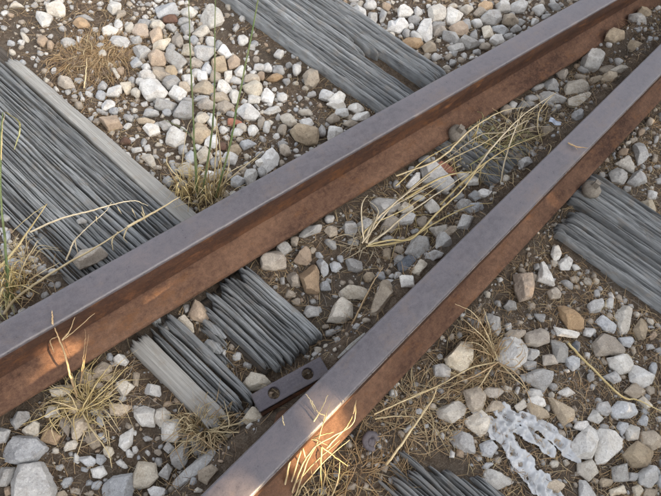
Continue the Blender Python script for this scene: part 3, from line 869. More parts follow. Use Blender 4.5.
def stone_mat(name, base, spot, dirt=(0.16, 0.12, 0.085)):
    q = NB(name)
    w = q.math('MULTIPLY', q.oi.outputs['Random'], 37.0)
    big = q.noise(38, 4, .62, w=w)
    fine = q.noise(260, 4, .75, w=w)
    c = q.mix(q.ramp(big, [(0.38, 0), (0.62, 1)]), base, spot)
    c = q.mix(q.ramp(fine, [(0.50, 0), (0.66, 0.65)]), c, tuple(x * .6 for x in spot))
    c = q.mix(q.ramp(q.noise(420, 2, .5, w=w), [(0.58, 0), (0.68, 0.5)]), c, tuple(min(.8, x * 1.35 + .04) for x in base))
    # dust and soil film, thicker in patches of its own
    c = q.mix(q.ramp(q.noise(55, 5, .7, w=q.math('ADD', w, 5.0)), [(0.52, 0), (0.78, 0.6)]), c, dirt)
    hs = q.N('ShaderNodeHueSaturation')
    q.L(c, hs.inputs['Color'])
    q.L(q.math('ADD', q.math('MULTIPLY', q.oi.outputs['Random'], 0.40), 0.80), hs.inputs['Value'])
    r2 = q.math('FRACT', q.math('MULTIPLY', q.oi.outputs['Random'], 91.7))
    q.L(q.math('ADD', q.math('MULTIPLY', r2, 0.6), 0.75), hs.inputs['Saturation'])
    h = q.math('ADD', q.math('MULTIPLY', q.noise(90, 5, .7, w=w), 1.0), q.math('MULTIPLY', fine, .35))
    q.bump(h, 0.0035, .9)
    return q.fin(hs.outputs[0], 0.88, .25)

SM = {
 'W': stone_mat('white_limestone', (0.71, 0.685, 0.63), (0.55, 0.52, 0.47)),
 'C': stone_mat('cream_limestone', (0.64, 0.58, 0.48), (0.49, 0.43, 0.345)),
 'G': stone_mat('grey_limestone', (0.46, 0.445, 0.415), (0.34, 0.325, 0.30)),
 'B': stone_mat('blue_grey_limestone', (0.50, 0.50, 0.49), (0.37, 0.37, 0.365)),
 'T': stone_mat('tan_stone', (0.46, 0.39, 0.30), (0.34, 0.285, 0.22)),
 'O': stone_mat('orange_tan_stone', (0.46, 0.345, 0.235), (0.36, 0.265, 0.18)),
 'N': stone_mat('brown_stone', (0.20, 0.11, 0.075), (0.13, 0.075, 0.05)),
 'R': stone_mat('brick_red', (0.48, 0.20, 0.12), (0.33, 0.15, 0.10)),
 'D': stone_mat('dark_slate_stone', (0.19, 0.20, 0.215), (0.13, 0.14, 0.15)),
}

def soil_mat():
    q = NB('soil')
    v = q.tc.outputs['Object']
    a = q.noise(7, 6, .65, v); b = q.noise(60, 6, .75, v); f = q.noise(320, 5, .8, v)
    c = q.ramp(b, [(0.30, (0.055, 0.037, 0.024)), (0.46, (0.11, 0.076, 0.050)), (0.58, (0.17, 0.125, 0.085)), (0.75, (0.28, 0.23, 0.17))])
    c = q.mix(q.ramp(a, [(0.42, 0), (0.62, .55)]), c, (0.105, 0.092, 0.075))
    c = q.mix(q.ramp(f, [(0.52, 0), (0.66, .8)]), c, (0.27, 0.23, 0.18))
    c = q.mix(q.ramp(q.noise(500, 2, .5, v), [(0.60, 0), (0.66, .8)]), c, (0.035, 0.028, 0.022))
    q.bump(q.math('ADD', q.math('MULTIPLY', b, .6), q.math('MULTIPLY', f, .5)), 0.008, 1.0)
    return q.fin(c, .95, .15)
M_soil = soil_mat()

def wood_mat(name, light, mid, dark, warm):
    q = NB(name)
    s1 = q.noise(1, 4, .65, stretch=(420, 9, 60))
    s2 = q.noise(1, 4, .6, stretch=(110, 3.2, 20), dist=.4)
    sp = q.noise(34, 5, .65)
    c = q.ramp(s1, [(0.30, dark), (0.46, mid), (0.64, light)])
    c = q.mix(q.ramp(s2, [(0.36, .75), (0.56, 0)]), c, mid, 'MULTIPLY') if False else q.mix(q.ramp(s2, [(0.36, .6), (0.58, 0)]), c, dark)
    c = q.mix(q.ramp(sp, [(0.52, 0), (0.68, .55)]), c, warm)
    hs = q.N('ShaderNodeHueSaturation'); q.L(c, hs.inputs['Color'])
    q.L(q.math('ADD', q.math('MULTIPLY', q.oi.outputs['Random'], .35), .83), hs.inputs['Value'])
    q.bump(q.math('ADD', s1, q.math('MULTIPLY', q.noise(1, 3, .7, stretch=(1100, 30, 200)), .4)), .0022, .9)
    return q.fin(hs.outputs[0], .92, .15)
M_wood = wood_mat('weathered_oak', (0.335, 0.34, 0.33), (0.235, 0.24, 0.235), (0.095, 0.095, 0.092), (0.23, 0.20, 0.165))
M_woodlight = wood_mat('weathered_oak_smooth', (0.37, 0.355, 0.32), (0.30, 0.288, 0.26), (0.20, 0.19, 0.17), (0.26, 0.225, 0.18))
M_wooddark = wood_mat('rotten_oak', (0.13, 0.115, 0.095), (0.075, 0.062, 0.05), (0.03, 0.024, 0.02), (0.14, 0.095, 0.06))

def rust_mat(name, stops, rough, spec, bd, metal=0.0, patch=None, sc=1.0, fl=.30):
    q = NB(name)
    v = q.tc.outputs['Object']
    a = q.noise(9 * sc, 6, .7, v, stretch=(.35, 1, 1)); b = q.noise(75 * sc, 6, .75, v); f = q.noise(520, 4, .7, v)
    m = q.math('ADD', q.math('MULTIPLY', a, .55), q.math('MULTIPLY', b, .45))
    c = q.ramp(m, stops)
    c = q.mix(q.ramp(q.noise(160, 5, .8, v, stretch=(.6, 1, 1)), [(0.54, 0), (0.66, fl)]), c, tuple(min(1, x * 1.35 + .008) for x in stops[2][1]))
    if patch:
        c = q.mix(q.ramp(q.noise(22, 7, .75, v, stretch=(.5, 1, 1)), [(0.54, 0), (0.68, .8)]), c, patch)
    c = q.mix(q.ramp(f, [(0.55, 0), (0.7, .6)]), c, tuple(x * .4 for x in stops[0][1]))
    r = q.ramp(b, [(0.3, rough - .08), (0.7, rough + .1)])
    q.bump(q.math('ADD', q.math('ADD', q.math('MULTIPLY', b, .5), q.math('MULTIPLY', q.noise(160, 5, .8, v), .45 if fl > .1 else .12)), q.math('MULTIPLY', f, .25)), bd, .9)
    q.b.inputs['Metallic'].default_value = metal
    return q.fin(c, r, spec)
M_top = rust_mat('railhead_film', [(0.36, (0.066, 0.058, 0.062)), (0.5, (0.102, 0.090, 0.096)), (0.64, (0.132, 0.110, 0.110))], .34, .6, .0013, patch=(0.125, 0.098, 0.088), fl=.06)
M_worn_glint = rust_mat('worn_steel_painted_glint', [(0.36, (0.30, 0.28, 0.29)), (0.5, (0.42, 0.40, 0.41)), (0.64, (0.28, 0.24, 0.23))], .30, .8, .0004, metal=.6)  # worn steel, also lightened in colour to draw the sky highlight on the edge
M_side = rust_mat('painted_shade_rust', [(0.36, (0.034, 0.017, 0.011)), (0.5, (0.064, 0.032, 0.020)), (0.62, (0.12, 0.056, 0.029))], .8, .25, .0024, patch=(0.17, 0.072, 0.026))  # head sides and web coloured darker than the foot, shade put into the rust
M_foot = rust_mat('brown_rust', [(0.38, (0.052, 0.027, 0.018)), (0.5, (0.120, 0.066, 0.042)), (0.62, (0.195, 0.112, 0.070))], .85, .2, .0024, patch=(0.175, 0.082, 0.036))
M_iron = rust_mat('old_iron', [(0.36, (0.13, 0.105, 0.08)), (0.5, (0.23, 0.20, 0.16)), (0.64, (0.32, 0.285, 0.235))], .8, .3, .002, sc=2.0)
M_irondark = rust_mat('dark_iron', [(0.36, (0.075, 0.065, 0.07)), (0.5, (0.115, 0.10, 0.108)), (0.64, (0.15, 0.13, 0.13))], .5, .4, .0022, patch=(0.105, 0.082, 0.07), sc=2.0)

def grass_mat(name, a, b):
    q = NB(name)
    n = q.noise(45, 4, .6)
    c = q.ramp(n, [(0.35, a), (0.65, b)])
    hs = q.N('ShaderNodeHueSaturation'); q.L(c, hs.inputs['Color'])
    q.L(q.math('ADD', q.math('MULTIPLY', q.oi.outputs['Random'], .3), .85), hs.inputs['Value'])
    return q.fin(hs.outputs[0], .6, .3)
GM = {
 'green': grass_mat('green_stem', (0.10, 0.15, 0.055), (0.19, 0.21, 0.095)),
 'olive': grass_mat('olive_straw', (0.30, 0.29, 0.12), (0.48, 0.44, 0.21)),
 'straw': grass_mat('straw', (0.48, 0.37, 0.20), (0.64, 0.52, 0.31)),
 'yellow': grass_mat('yellow_straw', (0.50, 0.37, 0.15), (0.62, 0.50, 0.26)),
 'pale': grass_mat('pale_straw', (0.48, 0.39, 0.25), (0.64, 0.54, 0.37)),
 'strawdk': grass_mat('tan_straw', (0.38, 0.26, 0.14), (0.54, 0.39, 0.22)),
 'orange': grass_mat('orange_dry_grass', (0.32, 0.20, 0.09), (0.46, 0.32, 0.17)),
 'brown': grass_mat('brown_dry_grass', (0.15, 0.10, 0.062), (0.25, 0.175, 0.11)),
 'grey': grass_mat('grey_dry_grass', (0.20, 0.18, 0.15), (0.34, 0.30, 0.25)),
}

# ---------------------------------------------------------------- mesh helpers
def mesh(name, V, F, mats, smooth=False, mi=None, parent=None):
    me = bpy.data.meshes.new(name)
    V = np.asarray(V, np.float32); 
    if isinstance(F, np.ndarray):
        k = F.shape[1]
        me.vertices.add(len(V)); me.vertices.foreach_set('co', V.ravel())
        me.loops.add(F.size); me.loops.foreach_set('vertex_index', F.ravel().astype(np.int32))
        me.polygons.add(len(F)); me.polygons.foreach_set('loop_start', np.arange(0, F.size, k, dtype=np.int32))
        me.polygons.foreach_set('loop_total', np.full(len(F), k, np.int32))
        me.update(calc_edges=True)
    else:
        me.from_pydata(V.tolist(), [], F); me.update()
    if not isinstance(mats, (list, tuple)): mats = [mats]
    for m in mats: me.materials.append(m)
    if mi is not None: me.polygons.foreach_set('material_index', np.asarray(mi, np.int32))
    if smooth: me.polygons.foreach_set('use_smooth', np.ones(len(me.polygons), bool))
    me.update()
    o = bpy.data.objects.new(name, me)
    C.objects.link(o)
    if parent is not None: o.parent = parent
    return o

def tag(o, label=None, cat=None, group=None, kind=None):
    if label: o['label'] = label
    if cat: o['category'] = cat
    if group: o['group'] = group
    if kind: o['kind'] = kind
    return o

def empty(name, loc=(0, 0, 0), rz=0.0):
    o = bpy.data.objects.new(name, None)
    o.empty_display_size = .05
    C.objects.link(o); o.location = loc; o.rotation_euler = (0, 0, rz)
    return o

# ---------------------------------------------------------------- layout
R1Y = 0.673
A2, N2 = 0.131, 0.167
c2, s2 = math.cos(A2), math.sin(A2)
RH = 0.150
SD = (-0.158, 0.98744)             # along the sleepers
SE = (0.98744, 0.158)              # across them
SROT = math.atan2(SE[1], SE[0])
def uv(x, y): return x * SE[0] + y * SE[1], x * SD[0] + y * SD[1]
def xy(u, v): return u * SE[0] + v * SD[0], u * SE[1] + v * SD[1]
def d2(x, y): return -s2 * x + c2 * y - N2     # signed distance to the lower rail

def ground_z(x, y):
    x = np.asarray(x, float); y = np.asarray(y, float)
    z = -.036 + .007 * n2(x * 5, y * 5) + .004 * n2(x * 17 + 9, y * 17) + .0016 * n2(x * 55, y * 55 + 3) + .0010 * n2(x * 140, y * 140 + 3)
    u, v = x * SE[0] + y * SE[1], x * SD[0] + y * SD[1]
    # soil heaped over the foot of the upper rail, far end
    m = 1 / (1 + np.exp(np.clip(-(x - 1.80) / .035, -50, 50))) * np.exp(-((y - .585) / .045) ** 2)
    z = z + .060 * m
    m = 1 / (1 + np.exp(np.clip(-(x - 1.75) / .08, -50, 50))) * np.exp(-((y - .50) / .12) ** 2)
    z = z + .022 * m
    # rubble over the corner of the wide sleeper
    z = z + .040 * np.exp(-((u - .15) / .06) ** 2 - ((v - .86) / .11) ** 2)
    # litter over the rotten stretch of the grooved sleeper
    z = z + .022 * np.exp(-((u - 1.33) / .07) ** 2 - ((v - .35) / .10) ** 2)
    z = z + .012 * np.exp(-((u - .42) / .12) ** 2 - ((v - .03) / .08) ** 2)
    dn = -s2 * x + c2 * y - N2
    z = z + .070 * np.exp(-((dn - .064) / .036) ** 4) * (.9 + .25 * n2(x * 9, y * 9 + 4)) * 1.0
    z = z - .012 * np.exp(-((u - 1.10) / .04) ** 2) * (v > .74)
    return z

# ---------------------------------------------------------------- ground
def axis(a, b, st, far, n=26):
    mid = np.arange(a, b + st / 2, st)
    g = np.geomspace(st, far, n).cumsum()
    g = g * far / g[-1]
    return np.concatenate([a - g[::-1], mid, b + g])
X = axis(-.4, 2.4, .0085, 60); Y = axis(-.5, 2.0, .0085, 60)
XX, YY = np.meshgrid(X, Y, indexing='ij')
ZZ = ground_z(XX, YY)
nx, ny = XX.shape
idx = np.arange(nx * ny).reshape(nx, ny)
F = np.stack([idx[:-1, :-1], idx[1:, :-1], idx[1:, 1:], idx[:-1, 1:]], -1).reshape(-1, 4)
tag(mesh('ground', np.stack([XX, YY, ZZ], -1).reshape(-1, 3), F, M_soil, True), kind='structure')

# ---------------------------------------------------------------- rails
def arc(cx, cz, r, a0, a1, n):
    return [(cx + r * math.cos(math.radians(a0 + (a1 - a0) * k / n)), cz + r * math.sin(math.radians(a0 + (a1 - a0) * k / n))) for k in range(n + 1)]

def extrude(name, prof, x0, x1, mats, mfun, parent, step=.02, jitter=.0004, seed=0):
    n = len(prof)
    xs = np.arange(x0, x1 + step / 2, step)
    V = []
    for k, x in enumerate(xs):
        for j, (y, z) in enumerate(prof):
            V.append((x, y, z))
    V = np.array(V)
    V[:, 1] += jitter * n2(V[:, 0] * 23 + seed, V[:, 2] * 60)
    V[:, 2] += jitter * n2(V[:, 0] * 19 + 7 + seed, V[:, 1] * 60)
    F, MI = [], []
    for k in range(len(xs) - 1):
        for j in range(n):
            j2 = (j + 1) % n
            F.append((k * n + j, (k + 1) * n + j, (k + 1) * n + j2, k * n + j2))
            MI.append(mfun(prof[j], prof[j2]))
    F.append(tuple(range(n))); MI.append(0)
    F.append(tuple((len(xs) - 1) * n + j for j in range(n - 1, -1, -1))); MI.append(0)
    # quads wound outward for a clockwise profile seen from -x
    o = mesh(name, V, F, mats, False, MI, parent)
    me = o.data
    for p in me.polygons: p.use_smooth = len(p.vertices) == 4
    try:
        me.set_sharp_from_angle(angle=math.radians(40))
    except Exception: pass
    return o

def make_rail(loc, rz, label, seed, edge):
    t = empty('steel_rail', loc, rz)
    tag(t, label, 'rail', 'steel rails of the track')
    r = .0075
    top = []
    head = arc(.033 - r, RH - r, r, 0, 78, 5) + [(.012, RH + .0006), (0, RH + .0009), (-.012, RH + .0006)] + arc(-.033 + r, RH - r, r, 102, 180, 5)
    head += [(-.0345, RH - .024), (-.0345, RH - .034), (-.031, RH - .038), (-.009, RH - .046), (.009, RH - .046), (.031, RH - .038), (.0345, RH - .034), (.0345, RH - .024)]
    def mf(a, b):
        y, z = (a[0] + b[0]) / 2, (a[1] + b[1]) / 2
        if z > RH - .0035: return 0
        if z > RH - .0078: return 1
        return 2
    extrude('rail_head', head, -3.0, 6.0, [M_top, edge, M_side], mf, t, seed=seed)
    hw = .0085
    web = [(hw, RH - .044), (-hw, RH - .044), (-hw, .050), (-hw - .001, .040), (-hw - .004, .031), (hw + .004, .031), (hw + .001, .040), (hw, .050)]
    extrude('rail_web', web, -3.0, 6.0, [M_side], lambda a, b: 0, t, seed=seed + 3)
    foot = [(.012, .0325), (-.012, .0325), (-.022, .0265), (-.040, .0195), (-.066, .0125), (-.0695, .010), (-.0705, .006), (-.070, .0005), (.070, .0005), (.0705, .006), (.0695, .010), (.066, .0125), (.040, .0195), (.022, .0265)]
    extrude('rail_foot', foot, -3.0, 6.0, [M_foot], lambda a, b: 0, t, seed=seed + 5)
    return t
make_rail((0, R1Y, 0), 0, 'upper of the two rusty rails, running past the wide sleeper below the green stalks', 1, M_top)
make_rail((-s2 * N2, c2 * N2, 0), A2, 'lower rusty rail with a worn, glint-painted edge and the iron fishplate beside it', 31, M_worn_glint)

# ---------------------------------------------------------------- sleepers
def make_cracks(u0, u1, v0, v1, sp, wr, dr, seed):
    """long drying splits: (centre, start, end, width, depth)"""
    r = np.random.RandomState(seed); L = []
    u = u0 + sp * .5
    while u < u1:
        v = v0 - r.uniform(0, .3)
        while v < v1:
            ln = r.uniform(.10, .55)
            L.append((u + r.normal(0, sp * .22), v, v + ln, r.uniform(*wr), r.uniform(*dr), r.uniform(0, 99)))
            v += ln + r.uniform(-.03, .05)
        u += sp * r.uniform(.5, 1.6)
    return L
CR = make_cracks(.18, .54, -.6, 1.65, .0105, (.0010, .0028), (.009, .024), 5) + make_cracks(1.13, 1.43, -.65, 1.65, .0150, (.0019, .0036), (.014, .026), 6)

def crack(u, v, amp=1.0, seed=0.0):
    uw = u + .0040 * n2(v * 2.2 + 3, u * 5) + .0012 * n2(v * 10 + 3, u * 25)
    z = 0
    if amp > .5:
        a, b, c_, d_ = uw.min() - .004, uw.max() + .004, v.min(), v.max()
        for cu, w0, w1, cw, cd, cs in CR:
            if cu < a or cu > b or w1 < c_ or w0 > d_: continue
            t = np.clip((v - w0) / (w1 - w0), 0, 1)
            env = np.clip(np.minimum(t, 1 - t) * 5, 0, 1) ** .6
            wv = cw * (.35 + .65 * env) * (1 + .35 * n2(v * 14 + cs, cs))
            z = z - cd * env * np.exp(-((uw - cu - .0011 * n2(v * 7 + cs, cs + 9)) / (wv * 1.05)) ** 4)
        z = np.maximum(z, -.027)
    for fu, fv, w, d, s in ((120, 3.6, .12, .0045, 57), (210, 7, .17, .0032, 91), (420, 16, .25, .0012, 77)):
        n = n2(uw * fu + s + seed, v * fv + s)
        msk = np.clip(.6 + 1.1 * n2(uw * fu * .23 + s, v * fv * .6 + 11 + seed), 0, 1.1)
        z = z - d * np.exp(-(n / w) ** 2) * msk
    z = z + .0014 * n2(uw * 22 + 5, v * 1.6) + .0008 * n2(uw * 130 + 5, v * 6.0) + .0005 * n2(uw * 500, v * 30)
    return z * (amp if amp < .5 else min(amp, 1.15))

def splinter(parent, u0, u1, v0, v1, zt, amp=1.0, rag0=.004, rag1=.004, mat=None, k=0, taper0=0.0, taper1=0.0, seed=0., nm='splinter', dz=.0, stu=.0010, depth=.05):
    w = u1 - u0
    nu = max(6, int(w / stu)); nv = max(8, int((v1 - v0) / .0085))
    s = np.linspace(0, 1, nu + 1)[:, None]; t = np.linspace(0, 1, nv + 1)[None, :]
    vv = v0 + (v1 - v0) * t + 0 * s
    r0 = rag0 * (n2(s * w * 90 + k * 3.1, 1.7 + k) + .8 * n2(s * w * 260 + k, 4.2)) * (1 - t) ** 8
    r1 = rag1 * (n2(s * w * 90 + k * 5.3, 8.7 + k) + .8 * n2(s * w * 260 + k, 14.2)) * t ** 8
    vv = vv + r0 * 2 + r1 * 2
    wob = lambda e: .0032 * n2(vv * 4 + 3, e * 40 + seed) + .0010 * n2(vv * 22, e * 70 + seed)
    tp = (1 - taper0 * (1 - t) ** 2) * (1 - taper1 * t ** 2)
    ul = u0 + wob(np.full_like(vv, u0)); ur = u1 - .0008 + wob(np.full_like(vv, u1))
    uc = (ul + ur) / 2
    uu = uc + (ul + s * (ur - ul) - uc) * tp
    zz = zt + crack(uu, vv, amp, seed) + dz * (t - .5)
    ed = np.minimum(s, 1 - s) * w
    zz = zz - .0040 * np.exp(-(ed / .0015)) * (.5 + .5 * amp)
    ee = np.minimum(t, 1 - t) * (v1 - v0)
    zz = zz - .006 * np.exp(-ee / .006) - .004 * np.exp(-ee / .02)
    zz = zz + .002 * n2(uu * 3 + k * 2.2, vv * 3)
    top = np.stack([uu, vv, zz], -1)
    # skirts
    ring = np.concatenate([top[:, 0], top[-1, 1:], top[-2::-1, -1], top[0, -2:0:-1]])
    low = ring.copy(); low[:, 2] = zt - depth
    low[:, 0] += .0012 * n2(low[:, 1] * 30, k + .3)
    n = (nu + 1) * (nv + 1)
    ix = np.arange(n).reshape(nu + 1, nv + 1)
    F = np.stack([ix[:-1, :-1], ix[1:, :-1], ix[1:, 1:], ix[:-1, 1:]], -1).reshape(-1, 4)
    rg = np.concatenate([ix[:, 0], ix[-1, 1:], ix[-2::-1, -1], ix[0, -2:0:-1]])
    m = len(rg); lo = n + np.arange(m)
    SF = np.stack([rg, lo, np.roll(lo, -1), np.roll(rg, -1)], -1)
    V = np.concatenate([top.reshape(-1, 3), low])
    return mesh(nm, V, np.concatenate([F, SF]), mat or M_wood, True, None, parent)

def fill(parent, u0, u1, v0, v1, n, zt, amp=1.0, rag0=.004, rag1=.004, seed=0., mat=None, dvar=.0, zvar=.003, rs=1, depth=.05):
    r = np.random.RandomState(rs)
    b = np.linspace(u0, u1, n + 1); b[1:-1] += r.uniform(-.28, .28, n - 1) * (u1 - u0) / n
    for k in range(n):
        splinter(parent, b[k], b[k + 1] - r.uniform(.0003, .0016), v0 + r.uniform(-1, 1) * dvar, v1 + r.uniform(-1, 1) * dvar * .8, zt + r.uniform(-1, 1) * zvar,
                 amp, rag0, rag1, mat, k + rs * 10, seed=seed, depth=depth)

def body(parent, u0, u1, v0, v1, zt, zb=-.16, k=0):
    nu, nv = 24, int((v1 - v0) / .012)
    s = np.linspace(0, 1, nu + 1)[:, None]; t = np.linspace(0, 1, nv + 1)[None, :]
    uu = u0 + (u1 - u0) * s + .002 * n2(t * 9, s * 3 + k) ; vv = v0 + (v1 - v0) * t + 0 * s
    zz = zt + .006 * n2(uu * 60 + k, vv * 6) + .003 * n2(uu * 160, vv * 20)
    top = np.stack([uu, vv, zz], -1)
    n = (nu + 1) * (nv + 1); ix = np.arange(n).reshape(nu + 1, nv + 1)
    F = np.stack([ix[:-1, :-1], ix[1:, :-1], ix[1:, 1:], ix[:-1, 1:]], -1).reshape(-1, 4)
    rg = np.concatenate([ix[:, 0], ix[-1, 1:], ix[-2::-1, -1], ix[0, -2:0:-1]])
    low = top.reshape(-1, 3)[rg].copy(); low[:, 2] = zb
    m = len(rg); lo = n + np.arange(m)
    SF = np.stack([rg, lo, np.roll(lo, -1), np.roll(rg, -1)], -1)
    mesh('timber_core', np.concatenate([top.reshape(-1, 3), low]), np.concatenate([F, SF]), M_wooddark, True, None, parent)

def sleeper(label):
    t = empty('wooden_sleeper', (0, 0, 0), 0)
    # local frame: +x across, +y along the sleeper
    t.rotation_euler = (0, 0, SROT)
    tag(t, label, 'railway sleeper', 'weathered wooden sleepers under the rails')
    return t

A = sleeper('wide split wooden sleeper at the left with a rotten gap between the two rails')
Z = -.002
# behind the upper rail
fill(A, .195, .262, .95, 1.50, 3, Z - .006, 1.0, seed=2., rs=2, dvar=.02)
fill(A, .262, .484, .60, 1.585, 10, Z, 1.25, seed=2., rs=3, dvar=.03, zvar=.004)
fill(A, .195, .262, .60, .95, 3, Z - .010, 1.0, seed=2., rs=23)
splinter(A, .485, .527, .60, 1.462, Z + .002, .16, .002, .006, M_woodlight, 4, taper1=.30, seed=8., nm='plank')
body(A, .192, .527, .60, 1.60, -.030, k=1)
# between the rails
splinter(A, .187, .2335, .300, .567, Z + .004, .14, .010, .006, M_woodlight, 6, seed=12., nm='plank')
splinter(A, .2365, .2565, .306, .560, Z - .001, .8, .010, .010, None, 7, seed=3., taper1=.45)
splinter(A, .2585, .2790, .300, .552, Z + .001, .8, .012, .010, None, 8, seed=4., taper1=.5)
splinter(A, .2810, .3060, .292, .556, Z + .006, .8, .010, .006, None, 9, seed=5., taper0=.35)
splinter(A, .331, .350, .425, .492, -.014, .8, .008, .012, None, 10, seed=5.)
splinter(A, .305, .326, .385, .425, -.018, .8, .008, .012, None, 11, seed=6.)
for k, (a, b, v0, v1, dz) in enumerate([(.362, .377, .318, .520, -.004), (.378, .396, .300, .505, .0), (.397, .411, .305, .530, -.003), (.412, .432, .292, .508, .002),
                                      (.433, .447, .296, .535, .004), (.448, .470, .286, .530, .001), (.471, .484, .294, .512, -.002), (.485, .512, .282, .530, .003)]):
    splinter(A, a, b, v0, v1, Z + .004 + dz, 1.15, .005, .010, None, 20 + k, seed=7., taper0=.12)
body(A, .355, .510, .312, .545, -.032, k=2)
body(A, .185, .300, .335, .60, -.036, k=3)
# outside the lower rail
for k, (a, b, v0, v1, dz) in enumerate([(.330, .352, -.55, -.075, -.010), (.353, .366, -.55, -.030, -.004), (.367, .388, -.55, -.048, 0), (.389, .403, -.55, -.020, -.004), (.404, .424, -.55, -.060, .001),
                                      (.425, .437, -.55, -.020, .004), (.438, .455, -.55, -.085, -.003), (.456, .474, -.55, -.105, .001), (.475, .489, -.55, -.150, -.004), (.490, .512, -.55, -.170, -.001)]):
    splinter(A, a, b, v0, v1, Z + dz, 1.1, .005, .010, None, 40 + k, seed=9., taper1=.35)
body(A, .335, .510, -.56, -.10, -.036, k=5)

B = sleeper('narrower grooved grey sleeper at upper right with a dark hole near the upper rail')
ZB = .006
fill(B, 1.146, 1.268, .58, 1.62, 6, ZB, 1.3, seed=21., rs=7, dvar=.01, zvar=.002)
splinter(B, 1.2685, 1.290, .815, 1.62, ZB + .001, .9, .012, .004, None, 60, seed=21., taper0=.3)
splinter(B, 1.291, 1.309, .870, 1.62, ZB, .9, .012, .004, None, 61, seed=21., taper0=.6)
splinter(B, 1.311, 1.331, .790, 1.62, ZB, 1.2, .012, .004, None, 62, seed=24., taper0=.5)
fill(B, 1.332, 1.414, .58, 1.62, 4, ZB, 1.3, seed=24., rs=8, dvar=.01, zvar=.002)
body(B, 1.143, 1.414, .575, 1.63, -.056, k=6)
fill(B, 1.172, 1.384, .16, .44, 11, -.012, 1.0, .010, .012, seed=27., rs=9, dvar=.02, zvar=.006)
body(B, 1.172, 1.384, .18, .43, -.044, k=7)
fill(B, 1.166, 1.268, -.60, .026, 6, ZB - .002, 1.35, .004, .006, seed=31., rs=10, dvar=.010, zvar=.003)
splinter(B, 1.2690, 1.2850, -.60, -.010, ZB - .016, 1.0, .004, .012, None, 64, seed=31., taper1=.3)
fill(B, 1.290, 1.416, -.60, .058, 7, ZB, 1.35, .004, .008, seed=34., rs=12, dvar=.012, zvar=.003)
body(B, 1.164, 1.415, -.61, .018, -.034, k=8)

# ---------------------------------------------------------------- stones
def ico(n):
    t = (1 + 5 ** .5) / 2
    V = [(-1, t, 0), (1, t, 0), (-1, -t, 0), (1, -t, 0), (0, -1, t), (0, 1, t), (0, -1, -t), (0, 1, -t), (t, 0, -1), (t, 0, 1), (-t, 0, -1), (-t, 0, 1)]
    F = [(0, 11, 5), (0, 5, 1), (0, 1, 7), (0, 7, 10), (0, 10, 11), (1, 5, 9), (5, 11, 4), (11, 10, 2), (10, 7, 6), (7, 1, 8), (3, 9, 4), (3, 4, 2), (3, 2, 6), (3, 6, 8), (3, 8, 9), (4, 9, 5), (2, 4, 11), (6, 2, 10), (8, 6, 7), (9, 8, 1)]
    V = [np.array(v) / np.linalg.norm(v) for v in V]
    for _ in range(n):
        c = {}; G = []
        def mid(a, b):
            k = (min(a, b), max(a, b))
            if k not in c:
                m = V[a] + V[b]; V.append(m / np.linalg.norm(m)); c[k] = len(V) - 1
            return c[k]
        for a, b, d in F:
            x, y, z = mid(a, b), mid(b, d), mid(d, a)
            G += [(a, x, z), (b, y, x), (d, z, y), (x, y, z)]
        F = G
    return np.array(V), np.array(F)
ICO = [ico(k) for k in range(5)]

def rock(poly, h, lvl, r, sharp=16, rough=1.0):
    """solid bounded by the outline's sides and a few random facets; poly in metres about its centre"""
    D, F = ICO[lvl]
    N, dist = [], []
    m = len(poly)
    P = np.array(poly)
    for i in range(m):
        a, b = P[i], P[(i + 1) % m]
        e = b - a; L = np.hypot(*e)
        if L < 1e-6: continue
        nn = np.array([e[1], -e[0]]) / L
        d = nn @ a
        if d < .0015: d = .0015
        ti = r.uniform(.12, .62)
        N.append((nn[0] * math.cos(ti), nn[1] * math.cos(ti), math.sin(ti))); dist.append(d * math.cos(ti) + 0.0)
        ti = r.uniform(.15, .5)
        N.append((nn[0] * math.cos(ti), nn[1] * math.cos(ti), -math.sin(ti))); dist.append(d * math.cos(ti) * 1.02)
    for _ in range(r.randint(2, 5)):
        az = r.uniform(0, 2 * PI); ti = r.uniform(.72, 1.45)
        N.append((math.cos(az) * math.cos(ti), math.sin(az) * math.cos(ti), math.sin(ti))); dist.append(h * r.uniform(.62, 1.0))
    N.append((0, 0, -1)); dist.append(h)
    N.append((r.uniform(-.25, .25), r.uniform(-.25, .25), 1)); dist.append(h)
    N = np.array(N); N /= np.linalg.norm(N, axis=1)[:, None]; dist = np.array(dist)
    q = np.maximum(D @ N.T, 1e-4) / dist[None, :]
    rad = (q ** sharp).sum(1) ** (-1.0 / sharp)
    V = D * rad[:, None]
    s = math.sqrt(max(1e-8, abs(np.dot(P[:, 0], np.roll(P[:, 1], -1)) - np.dot(P[:, 1], np.roll(P[:, 0], -1))) / 2))
    off = r.uniform(0, 200, 3)
    disp = .030 * n3(V / s * 2.6 + off) + .024 * n3(V / s * 7 + off) + (.016 * n3(V / s * 17 + off) if lvl > 2 else 0)
    return V * (1 + rough * .8 * disp / np.maximum(rad / s, .35))[:, None], F

